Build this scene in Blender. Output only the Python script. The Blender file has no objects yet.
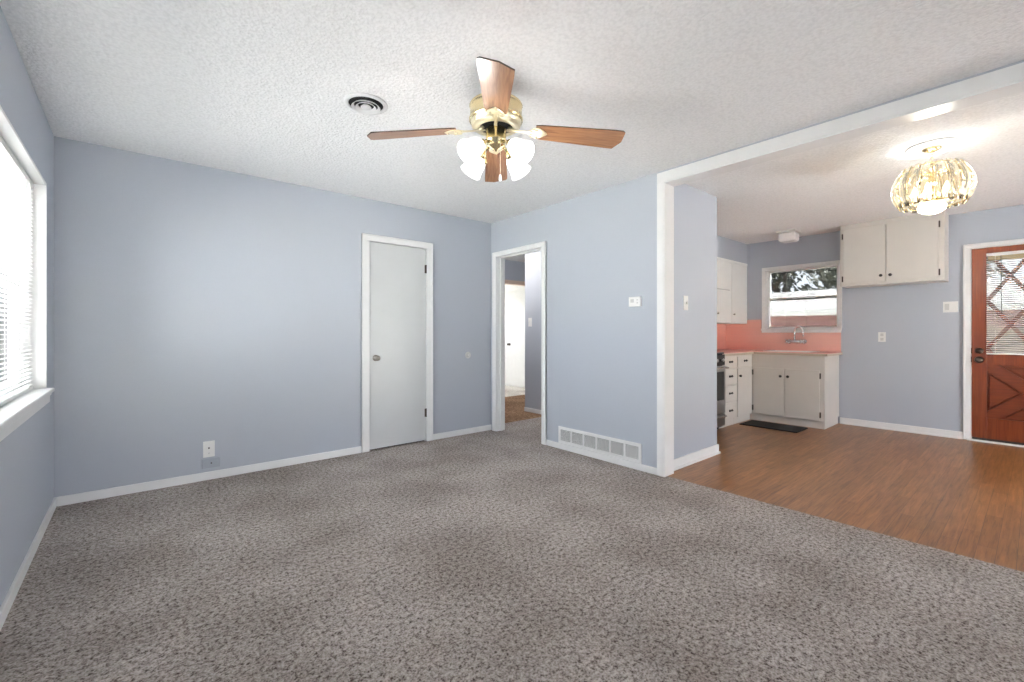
import bpy, bmesh, math, random
from mathutils import Vector, Matrix
random.seed(7)
sc = bpy.context.scene
COL = sc.collection
PI = math.pi

# ------------------------------------------------------------ camera, sky, exposure
F_PX, HORIZON = 446.0, 333.0
EYE = 1.144
YAW = math.atan2(0.646, 0.7634)
cam_d = bpy.data.cameras.new('camera')
cam_d.sensor_width = 36.0
cam_d.lens = 36.0 * F_PX / 1024.0
cam_d.shift_y = -(341.0 - HORIZON) / 1024.0
cam_d.clip_start = 0.02
cam = bpy.data.objects.new('camera', cam_d)
COL.objects.link(cam)
cam.location = (0, 0, EYE)
cam.rotation_euler = (PI / 2, 0, -YAW)
sc.camera = cam

world = bpy.data.worlds.new('sky')
sc.world = world
world.use_nodes = True
wn = world.node_tree.nodes
wn['Background'].inputs[0].default_value = (0.93, 0.965, 1.0, 1)
wn['Background'].inputs[1].default_value = 10.0

sc.view_settings.view_transform = 'Standard'
sc.view_settings.look = 'None'
sc.view_settings.exposure = 1.2
sc.view_settings.gamma = 1.0
sc.view_settings.use_curve_mapping = False
sc.cycles.max_bounces = 14
sc.cycles.diffuse_bounces = 8
sc.cycles.transparent_max_bounces = 24
sc.cycles.sample_clamp_indirect = 8.0
sc.cycles.caustics_reflective = False
sc.cycles.caustics_refractive = False


sun_d = bpy.data.lights.new('sun', 'SUN')
sun_d.energy = 110.0
sun_d.color = (1.0, 0.97, 0.92)
sun_d.angle = math.radians(0.6)
sun = bpy.data.objects.new('sun', sun_d)
COL.objects.link(sun)
sun.rotation_euler = (-math.radians(15), 0, 0)     # high sun, in line with the window wall


def portal(name, loc, rot, sx, sy):
    """Marks a window opening so the sky's light is sampled through it (gives off nothing itself)."""
    d = bpy.data.lights.new(name, 'AREA')
    d.shape = 'RECTANGLE'
    d.size, d.size_y = sx, sy
    d.cycles.is_portal = True
    o = bpy.data.objects.new(name, d)
    COL.objects.link(o)
    o.location, o.rotation_euler = loc, rot
    return o


BACK = -2.0
portal('sky_portal', (-0.60, 2.8, 1.42), (0, -PI / 2, 0), 1.25, 2.10)
portal('sky_portal', (5.05, BACK - 0.16, 0.725), (PI / 2, 0, 0), 1.0, 1.15)  # added opening in the unseen back wall, dining side
portal('sky_portal', (1.5, BACK - 0.16, 0.425), (PI / 2, 0, 0), 1.2, 0.55)  # added opening in the unseen back wall, front room side
portal('sky_portal', (7.03, 2.09, 1.61), (0, PI / 2, 0), 0.80, 0.82)
portal('sky_portal', (5.1, 8.97, 1.4), (-PI / 2, 0, 0), 0.8, 0.8)

# ------------------------------------------------------------ materials


def new_mat(name):
    m = bpy.data.materials.new(name)
    m.use_nodes = True
    nt = m.node_tree
    return m, nt, nt.nodes, nt.links, nt.nodes['Principled BSDF']


def plain(name, col, rough=0.5, metal=0.0, coat=0.0, bump=0.0, bscale=60.0, spec=None):
    m, nt, n, l, b = new_mat(name)
    b.inputs['Base Color'].default_value = (*col, 1)
    b.inputs['Roughness'].default_value = rough
    b.inputs['Metallic'].default_value = metal
    if coat:
        b.inputs['Coat Weight'].default_value = coat
        b.inputs['Coat Roughness'].default_value = 0.12
    if spec is not None:
        b.inputs['Specular IOR Level'].default_value = spec
    tc = n.new('ShaderNodeTexCoord')
    nz = n.new('ShaderNodeTexNoise')
    nz.inputs['Scale'].default_value = bscale
    nz.inputs['Detail'].default_value = 3
    l.new(tc.outputs['Object'], nz.inputs['Vector'])
    mx = n.new('ShaderNodeMix')
    mx.data_type = 'RGBA'
    mx.inputs[6].default_value = (*[c * 0.95 for c in col], 1)
    mx.inputs[7].default_value = (*[min(1, c * 1.04) for c in col], 1)
    l.new(nz.outputs['Fac'], mx.inputs[0])
    l.new(mx.outputs[2], b.inputs['Base Color'])
    if bump:
        bp = n.new('ShaderNodeBump')
        bp.inputs['Strength'].default_value = bump
        bp.inputs['Distance'].default_value = 0.004
        l.new(nz.outputs['Fac'], bp.inputs['Height'])
        l.new(bp.outputs['Normal'], b.inputs['Normal'])
    return m


def emit(name, col, strength):
    m, nt, n, l, b = new_mat(name)
    b.inputs['Base Color'].default_value = (*col, 1)
    b.inputs['Emission Color'].default_value = (*col, 1)
    b.inputs['Emission Strength'].default_value = strength
    b.inputs['Roughness'].default_value = 0.3
    return m


def ramp(n, l, src, stops):
    r = n.new('ShaderNodeValToRGB')
    els = r.color_ramp.elements
    while len(els) < len(stops):
        els.new(0.5)
    for e, (p, c) in zip(els, stops):
        e.position = p
        e.color = (*c, 1)
    l.new(src, r.inputs['Fac'])
    return r


def mat_popcorn(name, scale, col):
    m, nt, n, l, b = new_mat(name)
    tc = n.new('ShaderNodeTexCoord')
    nz = n.new('ShaderNodeTexNoise')
    nz.inputs['Scale'].default_value = scale
    nz.inputs['Detail'].default_value = 2.5
    nz.inputs['Roughness'].default_value = 0.6
    l.new(tc.outputs['Object'], nz.inputs['Vector'])
    vo = n.new('ShaderNodeTexVoronoi')
    vo.inputs['Scale'].default_value = scale * 1.2
    l.new(tc.outputs['Object'], vo.inputs['Vector'])
    ad = n.new('ShaderNodeMath')
    ad.operation = 'SUBTRACT'
    l.new(nz.outputs['Fac'], ad.inputs[0])
    ml = n.new('ShaderNodeMath')
    ml.operation = 'MULTIPLY'
    ml.inputs[1].default_value = 0.5
    l.new(vo.outputs['Distance'], ml.inputs[0])
    l.new(ml.outputs[0], ad.inputs[1])
    r = ramp(n, l, ad.outputs[0], [(0.0, tuple(c * 0.91 for c in col)), (0.4, col)])
    l.new(r.outputs[0], b.inputs['Base Color'])
    bp = n.new('ShaderNodeBump')
    bp.inputs['Strength'].default_value = 0.5
    bp.inputs['Distance'].default_value = 0.012
    l.new(ad.outputs[0], bp.inputs['Height'])
    l.new(bp.outputs['Normal'], b.inputs['Normal'])
    b.inputs['Roughness'].default_value = 0.95
    b.inputs['Specular IOR Level'].default_value = 0.1
    return m


def mat_carpet(name, dark, mid, light, scale=75.0):
    m, nt, n, l, b = new_mat(name)
    tc = n.new('ShaderNodeTexCoord')
    nz = n.new('ShaderNodeTexNoise')
    nz.inputs['Scale'].default_value = scale
    nz.inputs['Detail'].default_value = 3.0
    nz.inputs['Roughness'].default_value = 0.65
    nz.inputs['Distortion'].default_value = 0.25
    l.new(tc.outputs['Object'], nz.inputs['Vector'])
    # yarn tips gathered in small clumps
    cl = n.new('ShaderNodeTexNoise')
    cl.inputs['Scale'].default_value = scale * 0.42
    cl.inputs['Detail'].default_value = 1.5
    l.new(tc.outputs['Object'], cl.inputs['Vector'])
    av = n.new('ShaderNodeMix')
    av.data_type = 'FLOAT'
    av.inputs[0].default_value = 0.38
    l.new(nz.outputs['Fac'], av.inputs[2])
    l.new(cl.outputs['Fac'], av.inputs[3])
    r = ramp(n, l, av.outputs[0], [(0.37, dark), (0.49, mid), (0.63, light)])
    # crushed and brushed pile in broad patches
    big = n.new('ShaderNodeTexNoise')
    big.inputs['Scale'].default_value = 1.9
    big.inputs['Detail'].default_value = 3
    l.new(tc.outputs['Object'], big.inputs['Vector'])
    r2 = ramp(n, l, big.outputs['Fac'], [(0.36, (0.82, 0.80, 0.785)), (0.62, (1.10, 1.10, 1.10))])
    mx = n.new('ShaderNodeMix')
    mx.data_type = 'RGBA'
    mx.blend_type = 'MULTIPLY'
    mx.inputs[0].default_value = 1.0
    l.new(r.outputs[0], mx.inputs[6])
    l.new(r2.outputs[0], mx.inputs[7])
    l.new(mx.outputs[2], b.inputs['Base Color'])
    bp = n.new('ShaderNodeBump')
    bp.inputs['Strength'].default_value = 1.0
    bp.inputs['Distance'].default_value = 0.012
    l.new(av.outputs[0], bp.inputs['Height'])
    l.new(bp.outputs['Normal'], b.inputs['Normal'])
    b.inputs['Roughness'].default_value = 1.0
    b.inputs['Specular IOR Level'].default_value = 0.05
    return m


def mat_planks(name):
    m, nt, n, l, b = new_mat(name)
    tc = n.new('ShaderNodeTexCoord')
    br = n.new('ShaderNodeTexBrick')
    br.offset = 0.37
    br.inputs['Scale'].default_value = 1.0
    br.inputs['Brick Width'].default_value = 0.62
    br.inputs['Row Height'].default_value = 0.072
    br.inputs['Mortar Size'].default_value = 0.0012
    br.inputs['Bias'].default_value = 0.0
    br.inputs['Color1'].default_value = (0.225, 0.094, 0.029, 1)
    br.inputs['Color2'].default_value = (0.310, 0.138, 0.048, 1)
    br.inputs['Mortar'].default_value = (0.12, 0.055, 0.025, 1)
    l.new(tc.outputs['Object'], br.inputs['Vector'])
    mp = n.new('ShaderNodeMapping')
    mp.inputs['Scale'].default_value = (2.2, 34.0, 1.0)
    l.new(tc.outputs['Object'], mp.inputs['Vector'])
    nz = n.new('ShaderNodeTexNoise')
    nz.inputs['Scale'].default_value = 1.6
    nz.inputs['Detail'].default_value = 6
    nz.inputs['Roughness'].default_value = 0.65
    nz.inputs['Distortion'].default_value = 0.5
    l.new(mp.outputs[0], nz.inputs['Vector'])
    r = ramp(n, l, nz.outputs['Fac'], [(0.30, (0.55, 0.50, 0.46)), (0.5, (0.98, 0.96, 0.94)), (0.72, (1.4, 1.38, 1.34))])
    mx = n.new('ShaderNodeMix')
    mx.data_type = 'RGBA'
    mx.blend_type = 'MULTIPLY'
    mx.inputs[0].default_value = 1.0
    l.new(br.outputs['Color'], mx.inputs[6])
    l.new(r.outputs[0], mx.inputs[7])
    l.new(mx.outputs[2], b.inputs['Base Color'])
    b.inputs['Roughness'].default_value = 0.31
    b.inputs['Specular IOR Level'].default_value = 0.36
    bp = n.new('ShaderNodeBump')
    bp.inputs['Strength'].default_value = 0.15
    bp.inputs['Distance'].default_value = 0.003
    l.new(nz.outputs['Fac'], bp.inputs['Height'])
    l.new(bp.outputs['Normal'], b.inputs['Normal'])
    return m


def mat_wood(name, c1, c2, c3, along='X', sc_long=2.0, sc_across=26.0, rough=0.35, coat=0.4):
    m, nt, n, l, b = new_mat(name)
    tc = n.new('ShaderNodeTexCoord')
    mp = n.new('ShaderNodeMapping')
    s = {'X': (sc_long, sc_across, sc_across), 'Z': (sc_across, sc_across, sc_long), 'Y': (sc_across, sc_long, sc_across)}[along]
    mp.inputs['Scale'].default_value = s
    l.new(tc.outputs['Object'], mp.inputs['Vector'])
    nz = n.new('ShaderNodeTexNoise')
    nz.inputs['Scale'].default_value = 1.5
    nz.inputs['Detail'].default_value = 5
    nz.inputs['Distortion'].default_value = 1.2
    l.new(mp.outputs[0], nz.inputs['Vector'])
    r = ramp(n, l, nz.outputs['Fac'], [(0.3, c1), (0.5, c2), (0.72, c3)])
    l.new(r.outputs[0], b.inputs['Base Color'])
    b.inputs['Roughness'].default_value = rough
    b.inputs['Coat Weight'].default_value = coat
    b.inputs['Coat Roughness'].default_value = 0.18
    b.inputs['Specular IOR Level'].default_value = 0.35
    return m


def mat_tile(name, c1, c2, grout, size, rot=None, rough=0.2):
    m, nt, n, l, b = new_mat(name)
    tc = n.new('ShaderNodeTexCoord')
    mp = n.new('ShaderNodeMapping')
    if rot:
        mp.inputs['Rotation'].default_value = rot
    l.new(tc.outputs['Object'], mp.inputs['Vector'])
    br = n.new('ShaderNodeTexBrick')
    br.offset = 0.0
    br.inputs['Scale'].default_value = 1.0
    br.inputs['Brick Width'].default_value = size[0]
    br.inputs['Row Height'].default_value = size[1]
    br.inputs['Mortar Size'].default_value = size[2]
    br.inputs['Color1'].default_value = (*c1, 1)
    br.inputs['Color2'].default_value = (*c2, 1)
    br.inputs['Mortar'].default_value = (*grout, 1)
    if len(size) > 3:
        br.offset = size[3]
    l.new(mp.outputs[0], br.inputs['Vector'])
    l.new(br.outputs['Color'], b.inputs['Base Color'])
    b.inputs['Roughness'].default_value = rough
    return m


def mat_thin_glass(name, tint=(0.97, 0.98, 0.98), gloss=0.08, rough=0.02, haze=0.0, haze_col=(1, 0.95, 0.85)):
    m = bpy.data.materials.new(name)
    m.use_nodes = True
    nt = m.node_tree
    n, l = nt.nodes, nt.links
    n.clear()
    out = n.new('ShaderNodeOutputMaterial')
    tr = n.new('ShaderNodeBsdfTransparent')
    tr.inputs[0].default_value = (*tint, 1)
    gl = n.new('ShaderNodeBsdfGlossy')
    gl.inputs['Roughness'].default_value = rough
    gl.inputs[0].default_value = (1, 1, 1, 1)
    fr = n.new('ShaderNodeFresnel')
    fr.inputs[0].default_value = 1.45
    ad = n.new('ShaderNodeMath')
    ad.operation = 'ADD'
    ad.use_clamp = True
    ad.inputs[1].default_value = gloss
    l.new(fr.outputs[0], ad.inputs[0])
    mx = n.new('ShaderNodeMixShader')
    l.new(ad.outputs[0], mx.inputs[0])
    l.new(tr.outputs[0], mx.inputs[1])
    l.new(gl.outputs[0], mx.inputs[2])
    last = mx
    if haze:
        tl = n.new('ShaderNodeBsdfTranslucent')
        tl.inputs[0].default_value = (*haze_col, 1)
        m2 = n.new('ShaderNodeMixShader')
        m2.inputs[0].default_value = haze
        l.new(mx.outputs[0], m2.inputs[1])
        l.new(tl.outputs[0], m2.inputs[2])
        last = m2
    l.new(last.outputs[0], out.inputs[0])
    return m


def mat_slat(name, col=(0.9, 0.9, 0.88), trans=0.35):
    m = bpy.data.materials.new(name)
    m.use_nodes = True
    nt = m.node_tree
    n, l = nt.nodes, nt.links
    n.clear()
    out = n.new('ShaderNodeOutputMaterial')
    d = n.new('ShaderNodeBsdfDiffuse')
    d.inputs[0].default_value = (*col, 1)
    t = n.new('ShaderNodeBsdfTranslucent')
    t.inputs[0].default_value = (*col, 1)
    mx = n.new('ShaderNodeMixShader')
    mx.inputs[0].default_value = trans
    l.new(d.outputs[0], mx.inputs[1])
    l.new(t.outputs[0], mx.inputs[2])
    l.new(mx.outputs[0], out.inputs[0])
    return m


def mat_leaf(name, c1, c2):
    m = bpy.data.materials.new(name)
    m.use_nodes = True
    nt = m.node_tree
    n, l = nt.nodes, nt.links
    b = n['Principled BSDF']
    oi = n.new('ShaderNodeTexNoise')
    oi.inputs['Scale'].default_value = 3.0
    tc = n.new('ShaderNodeTexCoord')
    l.new(tc.outputs['Object'], oi.inputs['Vector'])
    r = ramp(n, l, oi.outputs['Fac'], [(0.35, c1), (0.65, c2)])
    l.new(r.outputs[0], b.inputs['Base Color'])
    b.inputs['Roughness'].default_value = 0.6
    return m


M = {}
M['wall'] = plain('blue_grey_paint', (0.435, 0.468, 0.530), 0.55, bump=0.08, bscale=180)
M['trim'] = plain('white_semigloss_paint', (0.80, 0.80, 0.80), 0.28, bscale=8)
M['ceiling'] = mat_popcorn('popcorn_ceiling', 55.0, (0.92, 0.92, 0.92))
M['carpet'] = mat_carpet('grey_carpet', (0.085, 0.064, 0.055), (0.375, 0.335, 0.312), (0.60, 0.555, 0.53), 118.0)
M['hall_carpet'] = mat_carpet('brown_toned_carpet', (0.13, 0.075, 0.042), (0.30, 0.185, 0.115), (0.44, 0.30, 0.20), 60)
M['pale_carpet'] = mat_carpet('pale_carpet', (0.45, 0.42, 0.38), (0.6, 0.57, 0.53), (0.7, 0.68, 0.65), 60)
M['planks'] = mat_planks('vinyl_planks')
M['door'] = plain('white_door_paint', (0.56, 0.575, 0.585), 0.33, bscale=5)
M['cab'] = plain('cream_cabinet_paint', (0.67, 0.635, 0.59), 0.4, bscale=6)
M['cabwhite'] = plain('white_cabinet_paint', (0.88, 0.88, 0.86), 0.38, bscale=6)
M['black'] = plain('black_hardware', (0.02, 0.018, 0.018), 0.45)
M['dark'] = plain('dark_void', (0.012, 0.012, 0.012), 0.9)
M['bronze'] = plain('dark_bronze', (0.07, 0.05, 0.04), 0.35, 0.7)
M['nickel'] = plain('brushed_nickel', (0.55, 0.52, 0.47), 0.28, 1.0)
M['aged'] = plain('aged_nickel', (0.30, 0.27, 0.24), 0.3, 1.0)
M['chrome'] = plain('chrome', (0.82, 0.82, 0.83), 0.1, 1.0)
M['brass'] = plain('polished_brass', (0.86, 0.72, 0.42), 0.2, 1.0)
M['brass_light'] = plain('pale_brass', (0.92, 0.84, 0.62), 0.3, 0.75)
M['plastic'] = plain('white_plastic', (0.80, 0.80, 0.78), 0.35)
M['plate_painted'] = plain('painted_over_plate', (0.37, 0.40, 0.46), 0.45)
M['plate_grey'] = plain('grey_plastic', (0.58, 0.58, 0.57), 0.4)
M['rubber'] = plain('black_rubber_mat', (0.006, 0.0055, 0.006), 0.95, bump=0.5, bscale=90)
M['steel'] = plain('stainless_steel', (0.42, 0.41, 0.40), 0.32, 1.0)
M['enamel'] = plain('black_enamel', (0.015, 0.015, 0.016), 0.2)
M['pink'] = mat_tile('pink_tile', (0.74, 0.315, 0.235), (0.70, 0.295, 0.22), (0.64, 0.30, 0.235), (0.108, 0.108, 0.0015), rot=(0, 0, 0))
M['pinktop'] = plain('pink_laminate', (0.80, 0.45, 0.40), 0.22, bscale=30)
M['tan'] = plain('tan_edge', (0.52, 0.44, 0.34), 0.4)
M['porcelain'] = plain('white_porcelain', (0.85, 0.84, 0.82), 0.12)
M['blade'] = mat_wood('oak_blade', (0.20, 0.085, 0.035), (0.33, 0.155, 0.07), (0.44, 0.23, 0.12), 'X', 3.0, 40.0, 0.32, 0.6)
M['blade_edge'] = plain('dark_blade_edge', (0.06, 0.035, 0.022), 0.4)
M['entry'] = mat_wood('stained_door_wood', (0.125, 0.022, 0.005), (0.17, 0.032, 0.007), (0.215, 0.046, 0.011), 'Z', 1.5, 30.0, 0.36, 0.25)
M['entry_panel'] = mat_wood('stained_panel_wood', (0.105, 0.018, 0.004), (0.145, 0.026, 0.006), (0.185, 0.038, 0.009), 'Y', 1.5, 30.0, 0.36, 0.25)
M['tanblind'] = plain('tan_valance', (0.42, 0.34, 0.20), 0.5)
M['slat'] = mat_slat('white_blind_slat', (0.93, 0.93, 0.92), 0.5)
M['slat_door'] = mat_slat('door_blind_slat', (0.92, 0.91, 0.91), 0.4)
M['glass'] = mat_thin_glass('window_glass')
M['tinted'] = mat_thin_glass('dimming_tint_glass', (0.22, 0.225, 0.23), 0.0)  # tint added to dim the view outside the kitchen window
M['tinted_door'] = mat_thin_glass('dimming_tint_door_glass', (0.25, 0.255, 0.26), 0.0)  # same added dimming for the view through the entry door
M['panel_glass'] = mat_thin_glass('bevelled_glass', (0.97, 0.93, 0.84), 0.02, 0.10, 0.012)
M['shade_lit'] = emit('lit_frosted_glass', (1.0, 0.99, 0.97), 0.9)
M['bulb'] = emit('lit_bulb', (1.0, 0.90, 0.72), 3.0)
M['bowl_lit'] = emit('lit_bowl_glass', (1.0, 0.95, 0.84), 1.3)
M['fixture'] = plain('opal_glass', (0.92, 0.92, 0.91), 0.25)
M['leaf'] = mat_leaf('tree_leaves', (0.035, 0.042, 0.030), (0.12, 0.125, 0.09))
M['leaf_light'] = mat_leaf('pale_leaves', (0.05, 0.065, 0.03), (0.14, 0.16, 0.08))
M['bark'] = plain('bark', (0.05, 0.04, 0.035), 0.9, bump=0.6, bscale=14)
M['grass'] = plain('pale_lawn', (0.42, 0.41, 0.35), 0.95, bump=0.4, bscale=30)  # kept pale so the ground bounces light indoors
M['brick'] = mat_tile('red_brick', (0.33, 0.185, 0.18), (0.28, 0.155, 0.15), (0.36, 0.29, 0.28), (0.22, 0.075, 0.01, 0.5), rot=(PI / 2, 0, PI / 2), rough=0.9)
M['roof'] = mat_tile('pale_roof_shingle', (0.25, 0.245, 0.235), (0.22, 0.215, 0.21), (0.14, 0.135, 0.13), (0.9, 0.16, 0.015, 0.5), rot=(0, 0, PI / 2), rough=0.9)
M['fence'] = plain('weathered_fence', (0.22, 0.18, 0.15), 0.9)
M['white_out'] = plain('white_exterior_paint', (0.75, 0.75, 0.73), 0.5)

# ------------------------------------------------------------ mesh helpers


class MB:
    def __init__(self):
        self.bm = bmesh.new()
        self.mi = 0

    def _mark(self, nf0, smooth=False):
        self.bm.faces.ensure_lookup_table()
        for f in self.bm.faces[nf0:]:
            f.material_index = self.mi
            f.smooth = smooth

    def box(self, x0, x1, y0, y1, z0, z1, bev=0.0, mat=None):
        t = bmesh.new()
        r = bmesh.ops.create_cube(t, size=1.0)
        for v in t.verts:
            v.co = Vector((x0 + (v.co.x + .5) * (x1 - x0), y0 + (v.co.y + .5) * (y1 - y0), z0 + (v.co.z + .5) * (z1 - z0)))
        if bev:
            bmesh.ops.bevel(t, geom=list(t.edges), offset=bev, segments=2, affect='EDGES', profile=0.5)
        self._merge(t, mat)
        return self

    def _merge(self, t, mat=None, smooth=None):
        if mat is not None:
            bmesh.ops.transform(t, matrix=mat, verts=t.verts)
        bmesh.ops.recalc_face_normals(t, faces=t.faces)
        vs = {}
        for v in t.verts:
            vs[v] = self.bm.verts.new(v.co)
        for f in t.faces:
            try:
                nf = self.bm.faces.new([vs[v] for v in f.verts])
            except ValueError:
                continue
            nf.material_index = self.mi
            nf.smooth = f.smooth if smooth is None else smooth
        t.free()

    def lathe(self, prof, center=(0, 0, 0), segs=28, smooth=True, mat=None, arc=None):
        """prof: list of (r, z); spun about the local z axis."""
        t = bmesh.new()
        rings = []
        for r, z in prof:
            if r < 1e-6:
                rings.append([t.verts.new((0, 0, z))])
            else:
                rings.append([t.verts.new((r * math.cos(2 * PI * k / segs), r * math.sin(2 * PI * k / segs), z)) for k in range(segs)])
        for a, b in zip(rings, rings[1:]):
            for k in range(segs):
                k2 = (k + 1) % segs
                if len(a) == 1 and len(b) == 1:
                    continue
                if len(a) == 1:
                    f = t.faces.new((a[0], b[k2], b[k]))
                elif len(b) == 1:
                    f = t.faces.new((a[k], a[k2], b[0]))
                else:
                    f = t.faces.new((a[k], a[k2], b[k2], b[k]))
                f.smooth = smooth
        mm = Matrix.Translation(center)
        if mat is not None:
            mm = mm @ mat
        self._merge(t, mm)
        return self

    def cyl(self, p0, p1, r0, r1=None, segs=16, smooth=True):
        p0, p1 = Vector(p0), Vector(p1)
        r1 = r0 if r1 is None else r1
        d = p1 - p0
        q = Vector((0, 0, 1)).rotation_difference(d.normalized()).to_matrix().to_4x4()
        L = d.length
        t = bmesh.new()
        a = [t.verts.new((r0 * math.cos(2 * PI * k / segs), r0 * math.sin(2 * PI * k / segs), 0)) for k in range(segs)]
        b = [t.verts.new((r1 * math.cos(2 * PI * k / segs), r1 * math.sin(2 * PI * k / segs), L)) for k in range(segs)]
        for k in range(segs):
            f = t.faces.new((a[k], a[(k + 1) % segs], b[(k + 1) % segs], b[k]))
            f.smooth = smooth
        t.faces.new(a[::-1])
        t.faces.new(b)
        self._merge(t, Matrix.Translation(p0) @ q)
        return self

    def tube(self, pts, r, segs=10, closed=False):
        pts = [Vector(p) for p in pts]
        t = bmesh.new()
        rings = []
        up = Vector((0, 0, 1))
        n = len(pts)
        for i, p in enumerate(pts):
            a = pts[(i - 1) % n] if (closed or i > 0) else p
            b = pts[(i + 1) % n] if (closed or i < n - 1) else p
            d = (b - a).normalized()
            s = d.cross(up)
            if s.length < 1e-3:
                s = d.cross(Vector((1, 0, 0)))
            s.normalize()
            u = s.cross(d).normalized()
            rings.append([t.verts.new(p + (s * math.cos(2 * PI * k / segs) + u * math.sin(2 * PI * k / segs)) * r) for k in range(segs)])
        m = n if closed else n - 1
        for i in range(m):
            a, b = rings[i], rings[(i + 1) % n]
            for k in range(segs):
                f = t.faces.new((a[k], a[(k + 1) % segs], b[(k + 1) % segs], b[k]))
                f.smooth = True
        if not closed:
            t.faces.new(rings[0][::-1])
            t.faces.new(rings[-1])
        self._merge(t)
        return self

    def prism(self, outline, h, mat=None, bev=0.0):
        """outline: 2D points (x, y), extruded from z=0 to z=h."""
        t = bmesh.new()
        a = [t.verts.new((x, y, 0)) for x, y in outline]
        b = [t.verts.new((x, y, h)) for x, y in outline]
        n = len(a)
        t.faces.new(a[::-1])
        t.faces.new(b)
        for k in range(n):
            t.faces.new((a[k], a[(k + 1) % n], b[(k + 1) % n], b[k]))
        bmesh.ops.recalc_face_normals(t, faces=t.faces)
        if bev:
            bmesh.ops.bevel(t, geom=list(t.edges), offset=bev, segments=1, affect='EDGES')
        self._merge(t, mat)
        return self

    def sphere(self, c, r, seg=16, rings=10, scale=(1, 1, 1)):
        t = bmesh.new()
        bmesh.ops.create_uvsphere(t, u_segments=seg, v_segments=rings, radius=r)
        for f in t.faces:
            f.smooth = True
        self._merge(t, Matrix.Translation(c) @ Matrix.Diagonal((*scale, 1)))
        return self

    def build(self, name, mats, parent=None, at=None):
        """Links ONE mesh object. Coordinates were given in the world; `at` or the parent's base becomes the origin."""
        org = Vector((0, 0, 0))
        if parent is not None:
            org = Vector(parent['_o'])
        elif at is not None:
            org = Vector(at)
        bmesh.ops.translate(self.bm, verts=self.bm.verts, vec=-org)
        me = bpy.data.meshes.new(name)
        self.bm.to_mesh(me)
        self.bm.free()
        for m in (mats if isinstance(mats, (list, tuple)) else [mats]):
            me.materials.append(m)
        o = bpy.data.objects.new(name, me)
        COL.objects.link(o)
        o['_o'] = tuple(org)
        if parent is not None:
            o.parent = parent
        else:
            o.location = org
        return o


def tag(o, label, cat, group=None, kind=None):
    o['label'] = label
    o['category'] = cat
    if group:
        o['group'] = group
    if kind:
        o['kind'] = kind
    return o


def empty(name, loc, label, cat, group=None, kind=None):
    o = bpy.data.objects.new(name, None)
    o.empty_display_size = 0.1
    COL.objects.link(o)
    o.location = loc
    o['_o'] = tuple(loc)
    return tag(o, label, cat, group, kind)


def struct(name, mb, mat, label, cat):
    return tag(mb.build(name, mat), label, cat, kind='structure')


def holed(mb, axis, t0, t1, a0, a1, z0, z1, holes):
    """A wall slab with rectangular holes. axis 'x': thickness in x, runs along y."""
    cuts_a = sorted({a0, a1, *[h[0] for h in holes], *[h[1] for h in holes]})
    cuts_z = sorted({z0, z1, *[h[2] for h in holes], *[h[3] for h in holes]})
    for i in range(len(cuts_a) - 1):
        # join runs of solid cells vertically
        run = None
        spans = []
        for j in range(len(cuts_z) - 1):
            ca, cz = (cuts_a[i] + cuts_a[i + 1]) / 2, (cuts_z[j] + cuts_z[j + 1]) / 2
            solid = not any(h[0] < ca < h[1] and h[2] < cz < h[3] for h in holes)
            if solid:
                run = [cuts_z[j], cuts_z[j + 1]] if run is None else [run[0], cuts_z[j + 1]]
            elif run:
                spans.append(run)
                run = None
        if run:
            spans.append(run)
        for s in spans:
            if axis == 'x':
                mb.box(t0, t1, cuts_a[i], cuts_a[i + 1], s[0], s[1])
            else:
                mb.box(cuts_a[i], cuts_a[i + 1], t0, t1, s[0], s[1])
    return mb


# ------------------------------------------------------------ room shell
XL, XB, XF = -0.406, 3.22, 6.84        # left wall, partition wall, far kitchen wall (room faces)
YA, YK = 4.19, 3.07                    # closet wall, kitchen wall behind the stove
H = 2.44
XB2 = 3.34
EDGE = 3.25                            # carpet meets planks

mb = MB()
mb.box(XL - 0.2, EDGE, BACK - 0.2, YA + 0.05, -0.12, 0)
mb.box(EDGE, 4.40, 3.15, 4.38, -0.12, 0)
struct('floor', mb, M['carpet'], 'speckled grey-brown cut pile carpet of the front room', 'carpet')
mb = MB()
mb.box(EDGE, XF + 0.16, BACK - 0.2, 3.15, -0.12, -0.004)
struct('floor', mb, M['planks'], 'brown wood plank floor of the kitchen and dining side', 'floor')
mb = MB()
mb.box(3.2, 6.4, 4.38, 6.17, -0.12, 0)  # hall stretch of carpet toned brown from the seam on
struct('floor', mb, M['hall_carpet'], 'brown toned carpet of the hallway beyond the open doorway', 'carpet')
mb = MB()
mb.box(4.2, 6.4, 6.17, 9.0, -0.12, 0)
struct('floor', mb, M['pale_carpet'], 'pale carpet of the bright room at the end of the hallway', 'carpet')

mb = MB()
mb.box(XL - 0.2, XF + 0.2, BACK - 0.2, 9.1, H, H + 0.12)
struct('ceiling', mb, M['ceiling'], 'white popcorn textured ceiling over both rooms', 'ceiling')

W1 = (1.75, 3.85, 0.81, 2.04)          # left window: y0, y1, z0, z1
mb = holed(MB(), 'x', XL - 0.16, XL, BACK, YA, 0, H, [W1])
struct('wall_left', mb, M['wall'], 'blue grey wall at left with the wide window', 'wall')

D1 = (1.728, 2.357, -1, 2.039)         # closet door opening in the closet wall
mb = holed(MB(), 'y', YA, YA + 0.12, XL - 0.16, XB, 0, H, [D1])
struct('wall_closet', mb, M['wall'], 'long blue grey wall with the white closet door', 'wall')

D2 = (3.313, 4.080, -1, 2.034)          # hall doorway in the partition
mb = holed(MB(), 'x', XB, XB2, 1.96, YA + 0.12, 0, H, [D2])
mb.box(XB, XB2, BACK, 1.96, 2.3518, H)  # header above the wide opening
struct('wall_partition', mb, M['wall'], 'blue grey wall with the hall doorway and floor level grille', 'wall')

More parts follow.
